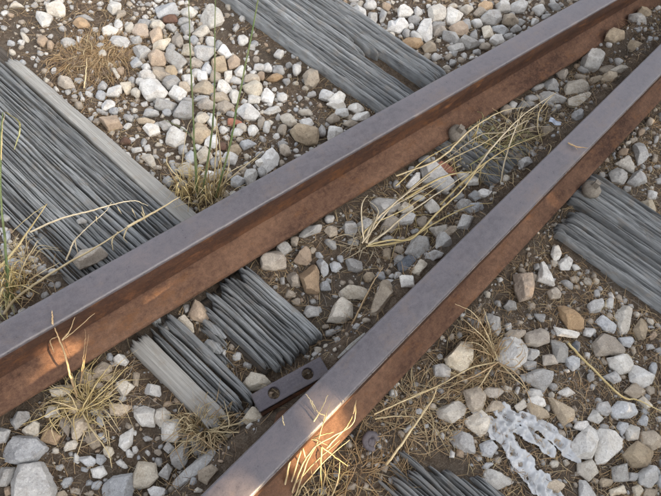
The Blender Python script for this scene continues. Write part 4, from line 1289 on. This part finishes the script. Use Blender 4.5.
CW = {'W': 'white', 'C': 'cream', 'G': 'grey', 'B': 'bluish grey', 'T': 'tan', 'O': 'orange tan', 'N': 'dark brown', 'R': 'red', 'D': 'dark slate'}
LM = {'green grass stalks': (0.460, 0.841), 'matted brown grass': (0.461, 1.447), 'grooved sleeper hole': (1.17, 0.86), 'pale straw bundle': (0.708, 0.489),
      'far bolt': (1.174, 0.624), 'left straw clump': (-0.043, 0.545), 'crumpled plastic': (0.66, -0.107), 'bushy straw clump': (0.756, 0.069),
      'fishplate': (0.330, 0.310), 'sleeper-end bolt': (1.358, 0.254), 'low dark bolt': (0.389, 0.106)}
RL = {'upbed': ['green grass stalks', 'matted brown grass', 'grooved sleeper hole'], 'upright': ['grooved sleeper hole'], 'upleft': ['green grass stalks'],
      'mid': ['pale straw bundle', 'far bolt', 'fishplate'], 'midright': ['far bolt', 'sleeper-end bolt'], 'midleft': ['left straw clump', 'fishplate'],
      'onA': ['fishplate', 'left straw clump', 'green grass stalks'], 'low': ['crumpled plastic', 'bushy straw clump', 'sleeper-end bolt', 'low dark bolt'], 'lowright': ['sleeper-end bolt'],
      'onB': ['far bolt', 'pale straw bundle', 'sleeper-end bolt']}
RN = {'upbed': 'behind upper rail', 'upright': 'right of grooved sleeper, photo top', 'upleft': 'left of wide sleeper', 'mid': 'between the rails', 'midright': 'between rails, upper right',
      'midleft': 'between rails, lower left', 'onA': 'on the wide sleeper', 'low': 'outside lower rail', 'lowright': 'outside lower rail, far right', 'onB': 'on the grooved sleeper'}
def region(x, y):
    u, v = uv(x, y)
    if y > R1Y: return 'upleft' if u < .19 else 'onA' if u < .52 else 'upbed' if u < 1.15 else 'onB' if u < 1.40 else 'upright'
    if d2(x, y) > 0: return 'midleft' if u < .19 else 'onA' if u < .51 else 'mid' if u < 1.17 else 'onB' if u < 1.385 else 'midright'
    return 'low' if u < 1.17 or v < -.3 else 'onB' if u < 1.41 and v < .02 else 'lowright' if u > 1.29 else 'low'
ORD = ['nearest', 'second nearest', 'third nearest', 'fourth nearest', 'fifth nearest', 'sixth nearest', 'seventh nearest', 'eighth nearest']
rec = []
for i, (c, mx, my, pl) in enumerate(STONES):
    P = np.array(pl, float).reshape(-1, 2) * 1e-4
    a = abs(np.dot(P[:, 0], np.roll(P[:, 1], -1)) - np.dot(P[:, 1], np.roll(P[:, 0], -1))) / 2
    s = math.sqrt(a)
    ev = np.linalg.eigvalsh(np.cov(P.T)); asp = math.sqrt(ev[1] / max(ev[0], 1e-9))
    size = 'very large' if s > .058 else 'large' if s > .043 else 'medium' if s > .032 else 'small' if s > .023 else 'tiny'
    shp = 'elongated' if asp > 1.75 else 'oval' if asp > 1.35 else 'blocky'
    rec.append(dict(c=c, x=mx * 1e-4, y=my * 1e-4, P=P, s=s, size=size, shp=shp, reg=region(mx * 1e-4, my * 1e-4), i=i))
NIND = 300
keys = {}
for q in rec[:NIND]: keys.setdefault((q['c'], q['size'], q['shp'], q['reg']), []).append(q)
for k, g in keys.items():
    base = f"{k[1]} {CW[k[0]]} {k[2]} stone {RN[k[3]]}"
    lms = RL[k[3]]
    for q in g:
        best = None
        for l in lms:
            rk = sorted(g, key=lambda o: math.hypot(o['x'] - LM[l][0], o['y'] - LM[l][1])).index(q)
            d = math.hypot(q['x'] - LM[l][0], q['y'] - LM[l][1])
            if best is None or (rk, d) < best[:2]: best = (rk, d, l)
        if len(g) == 1: q['label'] = base
        else: q['label'] = base + f", {ORD[min(best[0], 7)]} {best[2]}"
    # the same words twice: tell by place in the photograph
    seen = {}
    for q in g: seen.setdefault(q['label'], []).append(q)
for q in rec[:NIND]:
    if q['c'] == 'R': q['label'] = q['label'].replace('stone', 'brick chip')

GV, GF, GI = [], [], []            # the small ballast that is not picked apart
MATS = list(SM); nvv = 0
def add_gravel(V, F, mi):
    global nvv
    GV.append(V); GF.append(F + nvv); GI.append(np.full(len(F), mi)); nvv += len(V)

occ = []
for q in rec:
    s = q['s']; r = np.random.RandomState(1000 + q['i'])
    h = s * r.uniform(.36, .50)
    if q['shp'] == 'elongated': h = s * r.uniform(.30, .38)
    lvl = 4 if s > .050 else 3 if q['i'] < NIND else 2
    V, F = rock(q['P'] * 1.15, h * 1.2, lvl, r, 60)
    gz = float(ground_z(q['x'], q['y']))
    zc = max(gz + h * .30, -.030 + h * .2)
    if q['reg'] in ('onA',) and q['y'] > R1Y: zc = max(zc, .0)
    occ.append((q['x'], q['y'], s))
    if q['i'] < NIND:
        nm = 'brick_fragment' if q['c'] == 'R' else 'ballast_stone'
        o = mesh(nm, V, F, SM[q['c']], True)
        o.location = (q['x'], q['y'], zc)
        try: o.data.set_sharp_from_angle(angle=math.radians(24))
        except Exception: pass
        tag(o, q['label'], 'brick fragment' if q['c'] == 'R' else 'stone', 'ballast stones on the track bed')
    else:
        add_gravel(V + np.array([q['x'], q['y'], zc]), F, MATS.index(q['c']))
occ = np.array(occ)

def proj(x, y, z=0):
    v = RM.to_3x3().transposed() @ Vector((x, y, z - CAMH))
    return 330.5 + .949 * 661 * v.x / -v.z, 248 - .949 * 661 * v.y / -v.z

def blocked(x, y, s, rail=True):
    u, v = uv(x, y)
    if rail and (abs(y - R1Y) < .069 or abs(d2(x, y)) < .069): return True
    if .19 < u < .53 and (v > .58 and not (u < .25 and v < .98)): return True
    if .19 < u < .30 and v > .30: return True
    if .355 < u < .515 and (.28 < v or v < -.06): return True
    if 1.145 < u < 1.415 and (v > .58 or v < .03): return True
    return False

grid = {}
for x, y, s in occ: grid.setdefault((int(x // .06), int(y // .06)), []).append((x, y, s))
def near(x, y, s, f=.42):
    a, b = int(x // .06), int(y // .06)
    for i in (-1, 0, 1):
        for j in (-1, 0, 1):
            for (X_, Y_, S_) in grid.get((a + i, b + j), ()):
                if math.hypot(x - X_, y - Y_) < f * (s + S_): return True
    return False
RL2 = ICO[1], ICO[2]
PAL = {'up': 'WWWWCCGGGGTTTBO', 'mid': 'GGGTTCWBO', 'low': 'GGGTTWCBT'}
def small_rock(s, r, lvl):
    n = r.randint(4, 7); t0 = r.uniform(0, 6.3)
    asp = r.uniform(.55, 1.0); an = r.uniform(0, 3.14)
    P = []
    for k in range(n):
        th = t0 + (k + r.uniform(-.3, .3)) * 2 * PI / n
        x, y = .56 * s * math.cos(th), .56 * s * asp * math.sin(th)
        P.append((x * math.cos(an) - y * math.sin(an), x * math.sin(an) + y * math.cos(an)))
    V, F = rock(P, s * r.uniform(.24, .42), lvl, r, 50)
    a = r.uniform(-.35, .35); ca, sa = math.cos(a), math.sin(a)
    V = V @ np.array([[1, 0, 0], [0, ca, -sa], [0, sa, ca]])
    return V, F
lib = {}
def lib_rock(s, r, lvl):
    k = (r.randint(60), lvl)
    if k not in lib: lib[k] = small_rock(1.0, np.random.RandomState(k[0] + 77), lvl)
    V, F = lib[k]; a = r.uniform(0, 6.3); ca, sa = math.cos(a), math.sin(a)
    return (V @ np.array([[ca, -sa, 0], [sa, ca, 0], [0, 0, 1]])) * s * np.array([1, 1, r.uniform(.8, 1.2)]), F
rg = np.random.RandomState(99)
cnt = 0
for t in range(56000):
    big = t < 20000
    x = rg.uniform(-.6, 2.7); y = rg.uniform(-.7, 2.2)
    px, py = proj(x, y)
    inside = -8 < px < 669 and -8 < py < 504
    u, v = uv(x, y)
    reg = 'up' if y > R1Y else 'mid' if d2(x, y) > 0 else 'low'
    if inside:
        pr = .95 if reg == 'up' else .22 if big else .60
        if reg == 'up' and px < 130 and py < 75: pr = .30
        if reg == 'up' and 215 < px < 380 and py < 40 + (px - 225) * .7: pr = .25
        s = rg.choice([.006, .009, .012, .016, .020], p=[.18, .26, .26, .18, .12]) * rg.uniform(.8, 1.2)
        if reg != 'up': s *= .85
        if big: s = rg.uniform(.015, .028) if reg == 'up' else rg.uniform(.016, .026)
    else:
        pr = .22; s = rg.choice([.010, .018, .028, .042]) * rg.uniform(.8, 1.2)
    if rg.rand() > pr: continue
    if blocked(x, y, s) or near(x, y, s, .45 if big else .34): continue
    V, F = lib_rock(s, rg, 2 if s > .0145 and inside else 1)
    gz = float(ground_z(x, y))
    c = PAL[reg][rg.randint(len(PAL[reg]))]
    add_gravel(V + np.array([x, y, gz + s * .10]), F, MATS.index(c))
    grid.setdefault((int(x // .06), int(y // .06)), []).append((x, y, s)); cnt += 1
# coarse grit
for t in range(9000):
    x = rg.uniform(-.35, 2.4); y = rg.uniform(-.5, 2.0)
    s = rg.uniform(.0025, .006)
    if blocked(x, y, s): continue
    V, F = lib_rock(s, rg, 0)
    add_gravel(V + np.array([x, y, float(ground_z(x, y)) + s * .15]), F, MATS.index('GTWCNDGT'[rg.randint(8)]))
g = mesh('gravel', np.concatenate(GV), np.concatenate(GF), [SM[m] for m in MATS], True, np.concatenate(GI))
tag(g, 'small broken limestone gravel and grit between the larger ballast stones', 'gravel', kind='stuff')
print('filler', cnt, 'verts', nvv)

# ---------------------------------------------------------------- strands
def catmull(P, n):
    P = np.array(P, float)
    if len(P) == 2: return P[0] + (P[1] - P[0]) * np.linspace(0, 1, n + 1)[:, None]
    Q = np.vstack([2 * P[0] - P[1], P, 2 * P[-1] - P[-2]])
    out = []
    for i in range(1, len(Q) - 2):
        t = np.linspace(0, 1, n, endpoint=False)[:, None]
        out.append(.5 * (2 * Q[i] + (Q[i + 1] - Q[i - 1]) * t + (2 * Q[i - 1] - 5 * Q[i] + 4 * Q[i + 1] - Q[i + 2]) * t ** 2 + (-Q[i - 1] + 3 * Q[i] - 3 * Q[i + 1] + Q[i + 2]) * t ** 3))
    return np.vstack(out + [P[-1:]])

def tube(P, r, sides=5, flat=1.0, tipr=.25, endr=None):
    P = np.asarray(P, float); n = len(P)
    T = np.gradient(P, axis=0); T /= np.linalg.norm(T, axis=1)[:, None] + 1e-9
    ref = np.array([.31, .17, .93]); ref = np.array([1., .2, .1]) if abs(T[0] @ ref) > .9 else ref
    U = np.cross(T, ref); U /= np.linalg.norm(U, axis=1)[:, None] + 1e-9
    W = np.cross(T, U)
    s = np.linspace(0, 1, n)
    rr = r * (1 - (1 - tipr) * s ** 1.5) if endr is None else r * np.interp(s, [0, .3, 1], endr)
    a = np.arange(sides) * 2 * PI / sides
    V = P[:, None, :] + rr[:, None, None] * (np.cos(a)[None, :, None] * U[:, None, :] + flat * np.sin(a)[None, :, None] * W[:, None, :])
    ix = np.arange(n * sides).reshape(n, sides)
    F = np.stack([ix[:-1], ix[1:], np.roll(ix[1:], -1, 1), np.roll(ix[:-1], -1, 1)], -1).reshape(-1, 4)
    return V.reshape(-1, 3), F

def join(parts):
    V, F, k = [], [], 0
    for v, f in parts: V.append(v); F.append(f + k); k += len(v)
    return np.concatenate(V), np.concatenate(F)

rt = np.random.RandomState(321)
for nm, cat, lab, items in PLANTS:
    mp = [it for it in items if it[0] != 'tuft']
    b = np.array(mp[0][3][0]) * 1e-3 if mp else np.array([*items[0][4], -.02])
    root = None
    if len(items) > 1:
        root = empty(nm, tuple(b)); tag(root, lab, cat)
    for it in items:
        if it[0] == 'tuft':
            _, m, r, n, (cx, cy), hh, sp = it
            parts = []
            for k in range(int(n * 1.5)):
                a = rt.uniform(0, 6.3); rad = abs(rt.normal(0, .5)) * sp * .5e-3
                x0, y0 = cx + rad * math.cos(a), cy + rad * math.sin(a)
                L = sp * 1e-3 * rt.uniform(.35, 1.0); a2 = a + rt.normal(0, 1.1)
                zt = hh * 1e-3 * rt.uniform(.1, .75)
                z0 = float(ground_z(x0, y0)) - .003
                bend = rt.normal(0, .5)
                p = [(x0, y0, z0), (x0 + L * .45 * math.cos(a2), y0 + L * .45 * math.sin(a2), z0 + zt), (x0 + L * math.cos(a2 + bend), y0 + L * math.sin(a2 + bend), z0 + zt * rt.uniform(.2, 1.1))]
                parts.append(tube(catmull(p, 4) - b, r * 1.35e-3 * rt.uniform(.4, 1.3), 4, .25))
            V, F = join(parts)
            tag(mesh('fine_blades', V, F, GM[m], True, None, root), kind='stuff')
            continue
        kind, m, r, pts = it
        P = catmull(np.array(pts) * 1e-3, 7)
        P = P + (rt.normal(0, 1, P.shape) * .0004)
        off = b if root else b
        if kind == 'seed':
            V, F = tube(P - off, r * .8e-3, 5, .7, endr=[.35, 1, .1])
            name = 'seed_head'
        else:
            V, F = tube(P - off, r * (1.6e-3 if kind == 'stalk' else 1.6e-3), 6 if kind == 'stalk' else 4, 1.0 if kind == 'stalk' else .22, .30)
            name = 'stalk' if kind == 'stalk' else 'blade'
        if root is None:
            o = mesh(nm, V, F, GM[m], True); o.location = tuple(b); tag(o, lab, cat)
        else:
            mesh(name, V, F, GM[m], True, None, root)

# dry litter: needles, stem bits, root fibres
def litter(name, n, mats, pal, lmin, lmax, r, label, seed):
    q = np.random.RandomState(seed)
    VV, FF, MI, k = [], [], [], 0
    x = q.uniform(-.35, 2.4, n); y = q.uniform(-.55, 2.0, n)
    dens = .38 + .8 * n2(x * 4, y * 4 + 30) + .30 * (y < R1Y) + .25 * (-s2 * x + c2 * y < N2)
    keep = q.rand(n) < np.clip(dens, .08, 1)
    for i in np.nonzero(keep)[0]:
        if blocked(x[i], y[i], .01) and q.rand() > .03: continue
        if abs(y[i] - R1Y) < .07 or abs(d2(x[i], y[i])) < .07: continue
        L = q.uniform(lmin, lmax); a = q.uniform(0, 6.3); b_ = q.normal(0, .5)
        z = float(ground_z(x[i], y[i])) + q.uniform(.001, .006)
        u_, v_ = uv(x[i], y[i])
        p = np.array([(0, 0, q.uniform(-.002, .002)), (L * .5, L * .12 * b_, q.uniform(0, .006)), (L, L * .5 * b_, q.uniform(-.003, .004))])
        ca, sa = math.cos(a), math.sin(a)
        p = np.stack([p[:, 0] * ca - p[:, 1] * sa + x[i], p[:, 0] * sa + p[:, 1] * ca + y[i], p[:, 2] + z], -1)
        v, f = tube(p, r * q.uniform(.6, 1.3), 3, .7, .5)
        VV.append(v); FF.append(f + k); k += len(v); MI.append(np.full(len(f), q.choice(len(pal), p=pal)))
    o = mesh(name, np.concatenate(VV), np.concatenate(FF), mats, True, np.concatenate(MI))
    tag(o, label, 'litter', kind='stuff')
litter('straw_litter', 110000, [GM['brown'], GM['grey'], GM['orange'], GM['strawdk'], GM['straw']], [.30, .14, .24, .22, .10], .008, .045, .00065, 'fine dry straw and needle litter strewn over the soil between stones', 5)

# ---------------------------------------------------------------- ironwork
def ring_solid(prof, n=28, ell=1.0):
    """revolve (r,z) profile"""
    V, F = [], []
    m = len(prof)
    for k in range(n):
        a = 2 * PI * k / n
        for r_, z_ in prof: V.append((r_ * math.cos(a), r_ * math.sin(a) * ell, z_))
    for k in range(n):
        k2 = (k + 1) % n
        for j in range(m - 1): F.append((k * m + j, k2 * m + j, k2 * m + j + 1, k * m + j + 1))
    F.append(tuple(k * m + m - 1 for k in range(n)))
    return V, F

def jit(V, s, f=90):
    V = np.array(V, float)
    d = np.stack([n3(V * f + 3), n3(V * f + 40), n3(V * f + 90)], -1)
    return V + d * s

def bolt(x, y, z, rz, label, R=.021, tilt=(0, 0), mat=None, mat2=None, stub=.017):
    t = empty('track_bolt', (x, y, z), rz); t.rotation_euler = (tilt[0], tilt[1], rz)
    tag(t, label, 'bolt', 'screw bolts holding the rails down')
    V, F = ring_solid([(R * .55, -.045), (R * .72, -.016), (R * .98, -.010), (R * 1.04, -.004), (R * .98, .004), (R * .78, .010), (R * .50, .0135)])
    mesh('bolt_collar', jit(V, .0022, 60), F, mat or M_iron, True, None, t)
    a = stub / 2; V0 = None
    V = [(-a, -a, .011), (a, -a, .011), (a, a, .011), (-a, a, .011), (-a * .85, -a * .85, .030), (a * .85, -a * .85, .028), (a * .85, a * .85, .031), (-a * .85, a * .85, .029)]
    mesh('bolt_square', jit(V, .0015), [(0, 1, 5, 4), (1, 2, 6, 5), (2, 3, 7, 6), (3, 0, 4, 7), (4, 5, 6, 7), (3, 2, 1, 0)], mat2 or M_iron, False, None, t)
    return t
bolt(*BP[0], .4, 'mushroom headed bolt between the rails at the foot of the upper rail, beside tangled straw', 0.026, (.15, -.1))
bolt(*BP[1], .2, 'grey mushroom headed bolt outside the lower rail at the end of the grooved sleeper', 0.026, (.1, .1))
def clip_(x, y, z):
    t = empty('rail_clip', (x, y, z)); t.rotation_euler = (.35, -.15, .5)
    tag(t, 'dark curled iron clip lying in straw outside the lower rail, left of the plastic', 'rail clip')
    P = [(.015 * math.cos(a), .015 * math.sin(a), .004 * math.sin(a * .5)) for a in np.linspace(-.9, 3.9, 15)]
    v, f = tube(P, .0085, 9, .8, .7); mesh('curled_bar', jit(v, .002, 60), f, M_irondark, True, None, t)
    v, f = rock([(.011, -.002), (.005, .012), (-.009, .010), (-.010, -.006), (.002, -.012)], .010, 3, np.random.RandomState(8), 20)
    mesh('clip_lug', v + np.array([-.002, 0, .004]), f, M_irondark, True, None, t)
clip_(*BP[2])

def plate():
    # bar with two round holes, built as a grid of cells with the holes cut out
    L, Wd, T = .168, .041, .017
    t = empty('fishplate', (FP[0], FP[1], FP[2]), FP[3]); t.rotation_euler = (FP[4], FP[5], FP[3])
    tag(t, 'flat iron fishplate with two dark round holes lying against the lower rail', 'fishplate')
    holes = [(-.040, .0, .0128), (.042, .001, .0128)]
    import bmesh
    bm = bmesh.new()
    n = 20
    rings = []
    # top face: outer boundary split per hole, bridged radially
    def face_ring(cx, x0, x1, r, cy):
        pts_o, pts_i = [], []
        for k in range(n):
            a = 2 * PI * (k + .5) / n
            ca, sa = math.cos(a), math.sin(a)
            tx = (x1 - cx) / ca if ca > 1e-6 else (x0 - cx) / ca if ca < -1e-6 else 1e9
            ty = (Wd / 2 - cy) / sa if sa > 1e-6 else (-Wd / 2 - cy) / sa if sa < -1e-6 else 1e9
            q = min(tx, ty)
            pts_o.append((cx + q * ca, cy + q * sa)); pts_i.append((cx + r * ca, cy + r * sa))
        # snap the corners
        for X_, Y_ in ((x0, -Wd / 2), (x1, -Wd / 2), (x1, Wd / 2), (x0, Wd / 2)):
            k = min(range(n), key=lambda j: math.hypot(pts_o[j][0] - X_, pts_o[j][1] - Y_)); pts_o[k] = (X_, Y_)
        return pts_o, pts_i
    for (cx, cy, r), (x0, x1) in zip(holes, ((-L / 2, 0), (0, L / 2))):
        po, pi_ = face_ring(cx, x0, x1, r, cy)
        for z, flip in ((T / 2, False), (-T / 2, True)):
            o_ = [bm.verts.new((x, y, z)) for x, y in po]; i_ = [bm.verts.new((x, y, z)) for x, y in pi_]
            for k in range(n):
                k2 = (k + 1) % n
                f = (o_[k], o_[k2], i_[k2], i_[k])
                bm.faces.new(f[::-1] if flip else f)
            if not flip: to, ti = o_, i_
            else:
                for k in range(n):
                    k2 = (k + 1) % n
                    bm.faces.new((ti[k], ti[k2], i_[k2], i_[k]))
                    if not (abs(po[k][0]) < 1e-6 and abs(po[k2][0]) < 1e-6):
                        bm.faces.new((to[k2], to[k], o_[k], o_[k2]))
    bmesh.ops.remove_doubles(bm, verts=bm.verts, dist=1e-5)
    bmesh.ops.recalc_face_normals(bm, faces=bm.faces)
    es = [e for e in bm.edges if len(e.link_faces) == 2 and e.calc_face_angle(0) > .9]
    bmesh.ops.bevel(bm, geom=es, offset=.0012, segments=2, affect='EDGES', clamp_overlap=True)
    me = bpy.data.meshes.new('bar'); bm.to_mesh(me); bm.free()
    me.materials.append(M_irondark)
    o = bpy.data.objects.new('bar', me); C.objects.link(o); o.parent = t
    # turned-down lip along the lower edge
    V, F = [], []
    xs = np.linspace(-L / 2 + .002, L / 2 - .006, 20)
    prof = [(-Wd / 2 - .0015, .004), (-Wd / 2 - .007, -.003), (-Wd / 2 - .009, -.020), (-Wd / 2 - .002, -.022), (-Wd / 2 - .0015, -.004)]
    for x in xs:
        for y, z in prof: V.append((x, y, z))
    m = len(prof)
    for k in range(len(xs) - 1):
        for j in range(m): F.append((k * m + j, (k + 1) * m + j, (k + 1) * m + (j + 1) % m, k * m + (j + 1) % m))
    F += [tuple(range(m)), tuple(range(len(V) - 1, len(V) - 1 - m, -1))]
    mesh('lip', jit(V, .0006), F, M_side, False, None, t)
plate()

# ---------------------------------------------------------------- crumpled plastic, paper scrap, pale splinter
def plastic():
    q = NB('crumpled_plastic')
    c = q.ramp(q.noise(18, 5, .6), [(0.35, (0.42, 0.42, 0.415)), (0.65, (0.53, 0.535, 0.53))])
    m = q.fin(c, .35, .5)
    paths = [([(0.630, -0.015), (0.645, -0.060), (0.632, -0.110), (0.622, -0.160), (0.628, -0.215)], .023),
             ([(0.670, -0.022), (0.691, -0.060), (0.718, -0.097), (0.730, -0.140), (0.734, -0.186)], .020), ([(0.640, -0.03), (0.665, -0.055), (0.690, -0.115), (.70, -.15)], .016)]
    st = .0014
    xs = np.arange(.58, .79, st); ys = np.arange(-.26, .03, st)
    X_, Y_ = np.meshgrid(xs, ys, indexing='ij')
    D = np.full(X_.shape, 9.)
    for pts, w in paths:
        for a, b in zip(pts[:-1], pts[1:]):
            a, b = np.array(a), np.array(b); e = b - a
            t = np.clip(((X_ - a[0]) * e[0] + (Y_ - a[1]) * e[1]) / (e @ e), 0, 1)
            D = np.minimum(D, np.hypot(X_ - a[0] - t * e[0], Y_ - a[1] - t * e[1]) / w)
    D = D + .6 * n2(X_ * 30, Y_ * 30) + .18 * n2(X_ * 90, Y_ * 90)
    H = 0
    r = np.random.RandomState(12)
    for k in range(7):                                   # creases of a crushed film: folds in random directions
        th = r.uniform(0, PI); wl = r.uniform(.014, .040); a_ = wl * .30
        w_ = .9 * n2(X_ * 28 + k * 7, Y_ * 28)
        q_ = (X_ * math.cos(th) + Y_ * math.sin(th)) / wl + r.uniform(0, 1) + .22 * w_
        H = H + a_ * (np.abs((q_ % 1) * 2 - 1) - .5) * np.clip(.7 + n2(X_ * 14 + k, Y_ * 14 + k * 3), .1, 1.3)
    Zp = ground_z(X_, Y_) + .008 + np.maximum(H + .002, -.008) * np.clip(1.35 - D, .35, 1)
    ok = (D[:-1, :-1] < 1) & (D[1:, 1:] < 1) & (D[1:, :-1] < 1) & (D[:-1, 1:] < 1)
    n_ = X_.shape; ix = np.arange(X_.size).reshape(n_)
    F = np.stack([ix[:-1, :-1], ix[1:, :-1], ix[1:, 1:], ix[:-1, 1:]], -1)[ok]
    us, inv = np.unique(F, return_inverse=True)
    V = np.stack([X_, Y_, Zp], -1).reshape(-1, 3)[us]
    o = mesh('plastic_sheet', V, inv.reshape(F.shape), m, False)
    md = o.modifiers.new('thickness', 'SOLIDIFY'); md.thickness = .0004
    tag(o, 'crumpled bluish white plastic sheet among the stones outside the lower rail', 'plastic sheet')
plastic()

qp = NB('pale_paper'); M_paper = qp.fin(qp.ramp(qp.noise(80, 3, .5), [(0.3, (0.55, 0.60, 0.70)), (0.7, (0.68, 0.73, 0.80))]), .6, .3)
def paper():
    nx_, ny_ = 14, 8
    V, F = [], []
    for i in range(nx_ + 1):
        for j in range(ny_ + 1):
            x, y = (i / nx_ - .5) * .036, (j / ny_ - .5) * .017 * (1 - .3 * i / nx_)
            V.append((x, y, .004 * math.sin(i * .55) + .0015 * math.sin(j * 1.3 + i * .4)))
    for i in range(nx_):
        for j in range(ny_): a = i * (ny_ + 1) + j; F.append((a, a + ny_ + 1, a + ny_ + 2, a + 1))
    o = mesh('paper_scrap', V, F, M_paper, True); o.location = PP; o.rotation_euler = (.3, .1, -1.05)
    md = o.modifiers.new('thickness', 'SOLIDIFY'); md.thickness = .0008
    tag(o, 'small curled bluish white paper scrap in straw beside the top of the lower rail', 'paper scrap')
paper()

def chip(p0, p1, w, label, mat, name='wood_splinter'):
    p0, p1 = np.array(p0), np.array(p1)
    n = 14; V, F = [], []
    d = p1 - p0; L = np.linalg.norm(d); d /= L; s = np.cross(d, (0, 0, 1)); s /= np.linalg.norm(s); up = np.cross(s, d)
    for k in range(n + 1):
        t = k / n; c = p0 + d * L * t; ww = w * (.25 + .75 * math.sin(PI * (.12 + .8 * t))) * random.uniform(.85, 1.1)
        for a, b in ((-1, -.5), (-.6, .6), (.5, .75), (1, -.4)): V.append(c + s * ww * a + up * ww * b * .55)
    for k in range(n):
        for j in range(4): F.append((k * 4 + j, k * 4 + 4 + j, k * 4 + 4 + (j + 1) % 4, k * 4 + (j + 1) % 4))
    F += [(0, 1, 2, 3), (n * 4 + 3, n * 4 + 2, n * 4 + 1, n * 4)]
    o = mesh(name, np.array(V) - p0, F, mat, False); o.location = tuple(p0); tag(o, label, 'wood splinter')
chip(CH[0], CH[1], .005, 'thin pale wood splinter leaning along the lower rail above the fishplate', M_woodlight)
chip(CH[2], CH[3], .013, 'short grey wood chunk in the rotten gap of the wide sleeper', M_wood)
chip(CH[4], CH[5], .009, 'dark wood sliver in the rotten gap, behind the grey wood chunk', M_wood)


# ---------------------------------------------------------------- unseen leafy screen, added to block the low sun except at chosen spots
def added_hedge():
    q = np.random.RandomState(17)
    hx, hy = .75 + SUNV.x * 3.5, .5 + SUNV.y * 3.5
    az = math.atan2(SUNV.y, SUNV.x)
    t = empty('added_hedge', (hx, hy, -.04), az - PI / 2 + PI)
    tag(t, 'dense leafy green screen added out of view to keep the low sun off', 'added_hedge')
    W_, H_, D_ = 3.6, 2.1, .42
    n = 150000
    px = q.uniform(-W_, W_, n); py = q.uniform(-D_, D_, n); pz = q.uniform(0, 1, n) ** .9 * (H_ + .12 * n2(px * 2.2, 4.4 + px * 0))
    a = az - PI / 2 + PI
    wx = hx + px * math.cos(a) - py * math.sin(a); wy = hy + px * math.sin(a) + py * math.cos(a); wz = pz - .04
    P = np.stack([wx, wy, wz], -1)
    sv = np.array(SUNV)
    keep = np.ones(n, bool)
    for tx, ty, tz, r in GAPS:  # leaves left out along these rays to cast the warm sun patches
        d = P - np.array([tx, ty, tz]); al = d @ sv
        keep &= np.linalg.norm(d - al[:, None] * sv, axis=1) > r + .035
    px, py, pz = px[keep], py[keep], pz[keep]; n = len(px)
    A_ = q.normal(size=(n, 3)); A_ /= np.linalg.norm(A_, axis=1)[:, None]
    B_ = np.cross(A_, q.normal(size=(n, 3))); B_ /= np.linalg.norm(B_, axis=1)[:, None]
    L = q.uniform(.022, .038, n)[:, None]
    c = np.stack([px, py, pz], -1)
    V = np.stack([c - A_ * L, c + B_ * L * .5, c + A_ * L, c - B_ * L * .5], 1).reshape(-1, 3)
    F = np.arange(n * 4).reshape(n, 4)
    m = GMH
    tag(mesh('added_foliage', V, F, m, False, None, t), kind='stuff')
    for k in range(12):
        x0 = -W_ + .3 + k * (2 * W_ - .6) / 11
        Pk = catmull([(x0, 0, -.1), (x0 + q.uniform(-.1, .1), q.uniform(-.1, .1), .7), (x0 + q.uniform(-.2, .2), q.uniform(-.15, .15), 1.5)], 5)
        v, f = tube(Pk, .018, 7, 1, .3)
        mesh('added_trunk', v, f, M_wooddark, True, None, t)
GMH = grass_mat('added_hedge_leaf', (0.05, 0.09, 0.025), (0.085, 0.13, 0.04))
added_hedge()
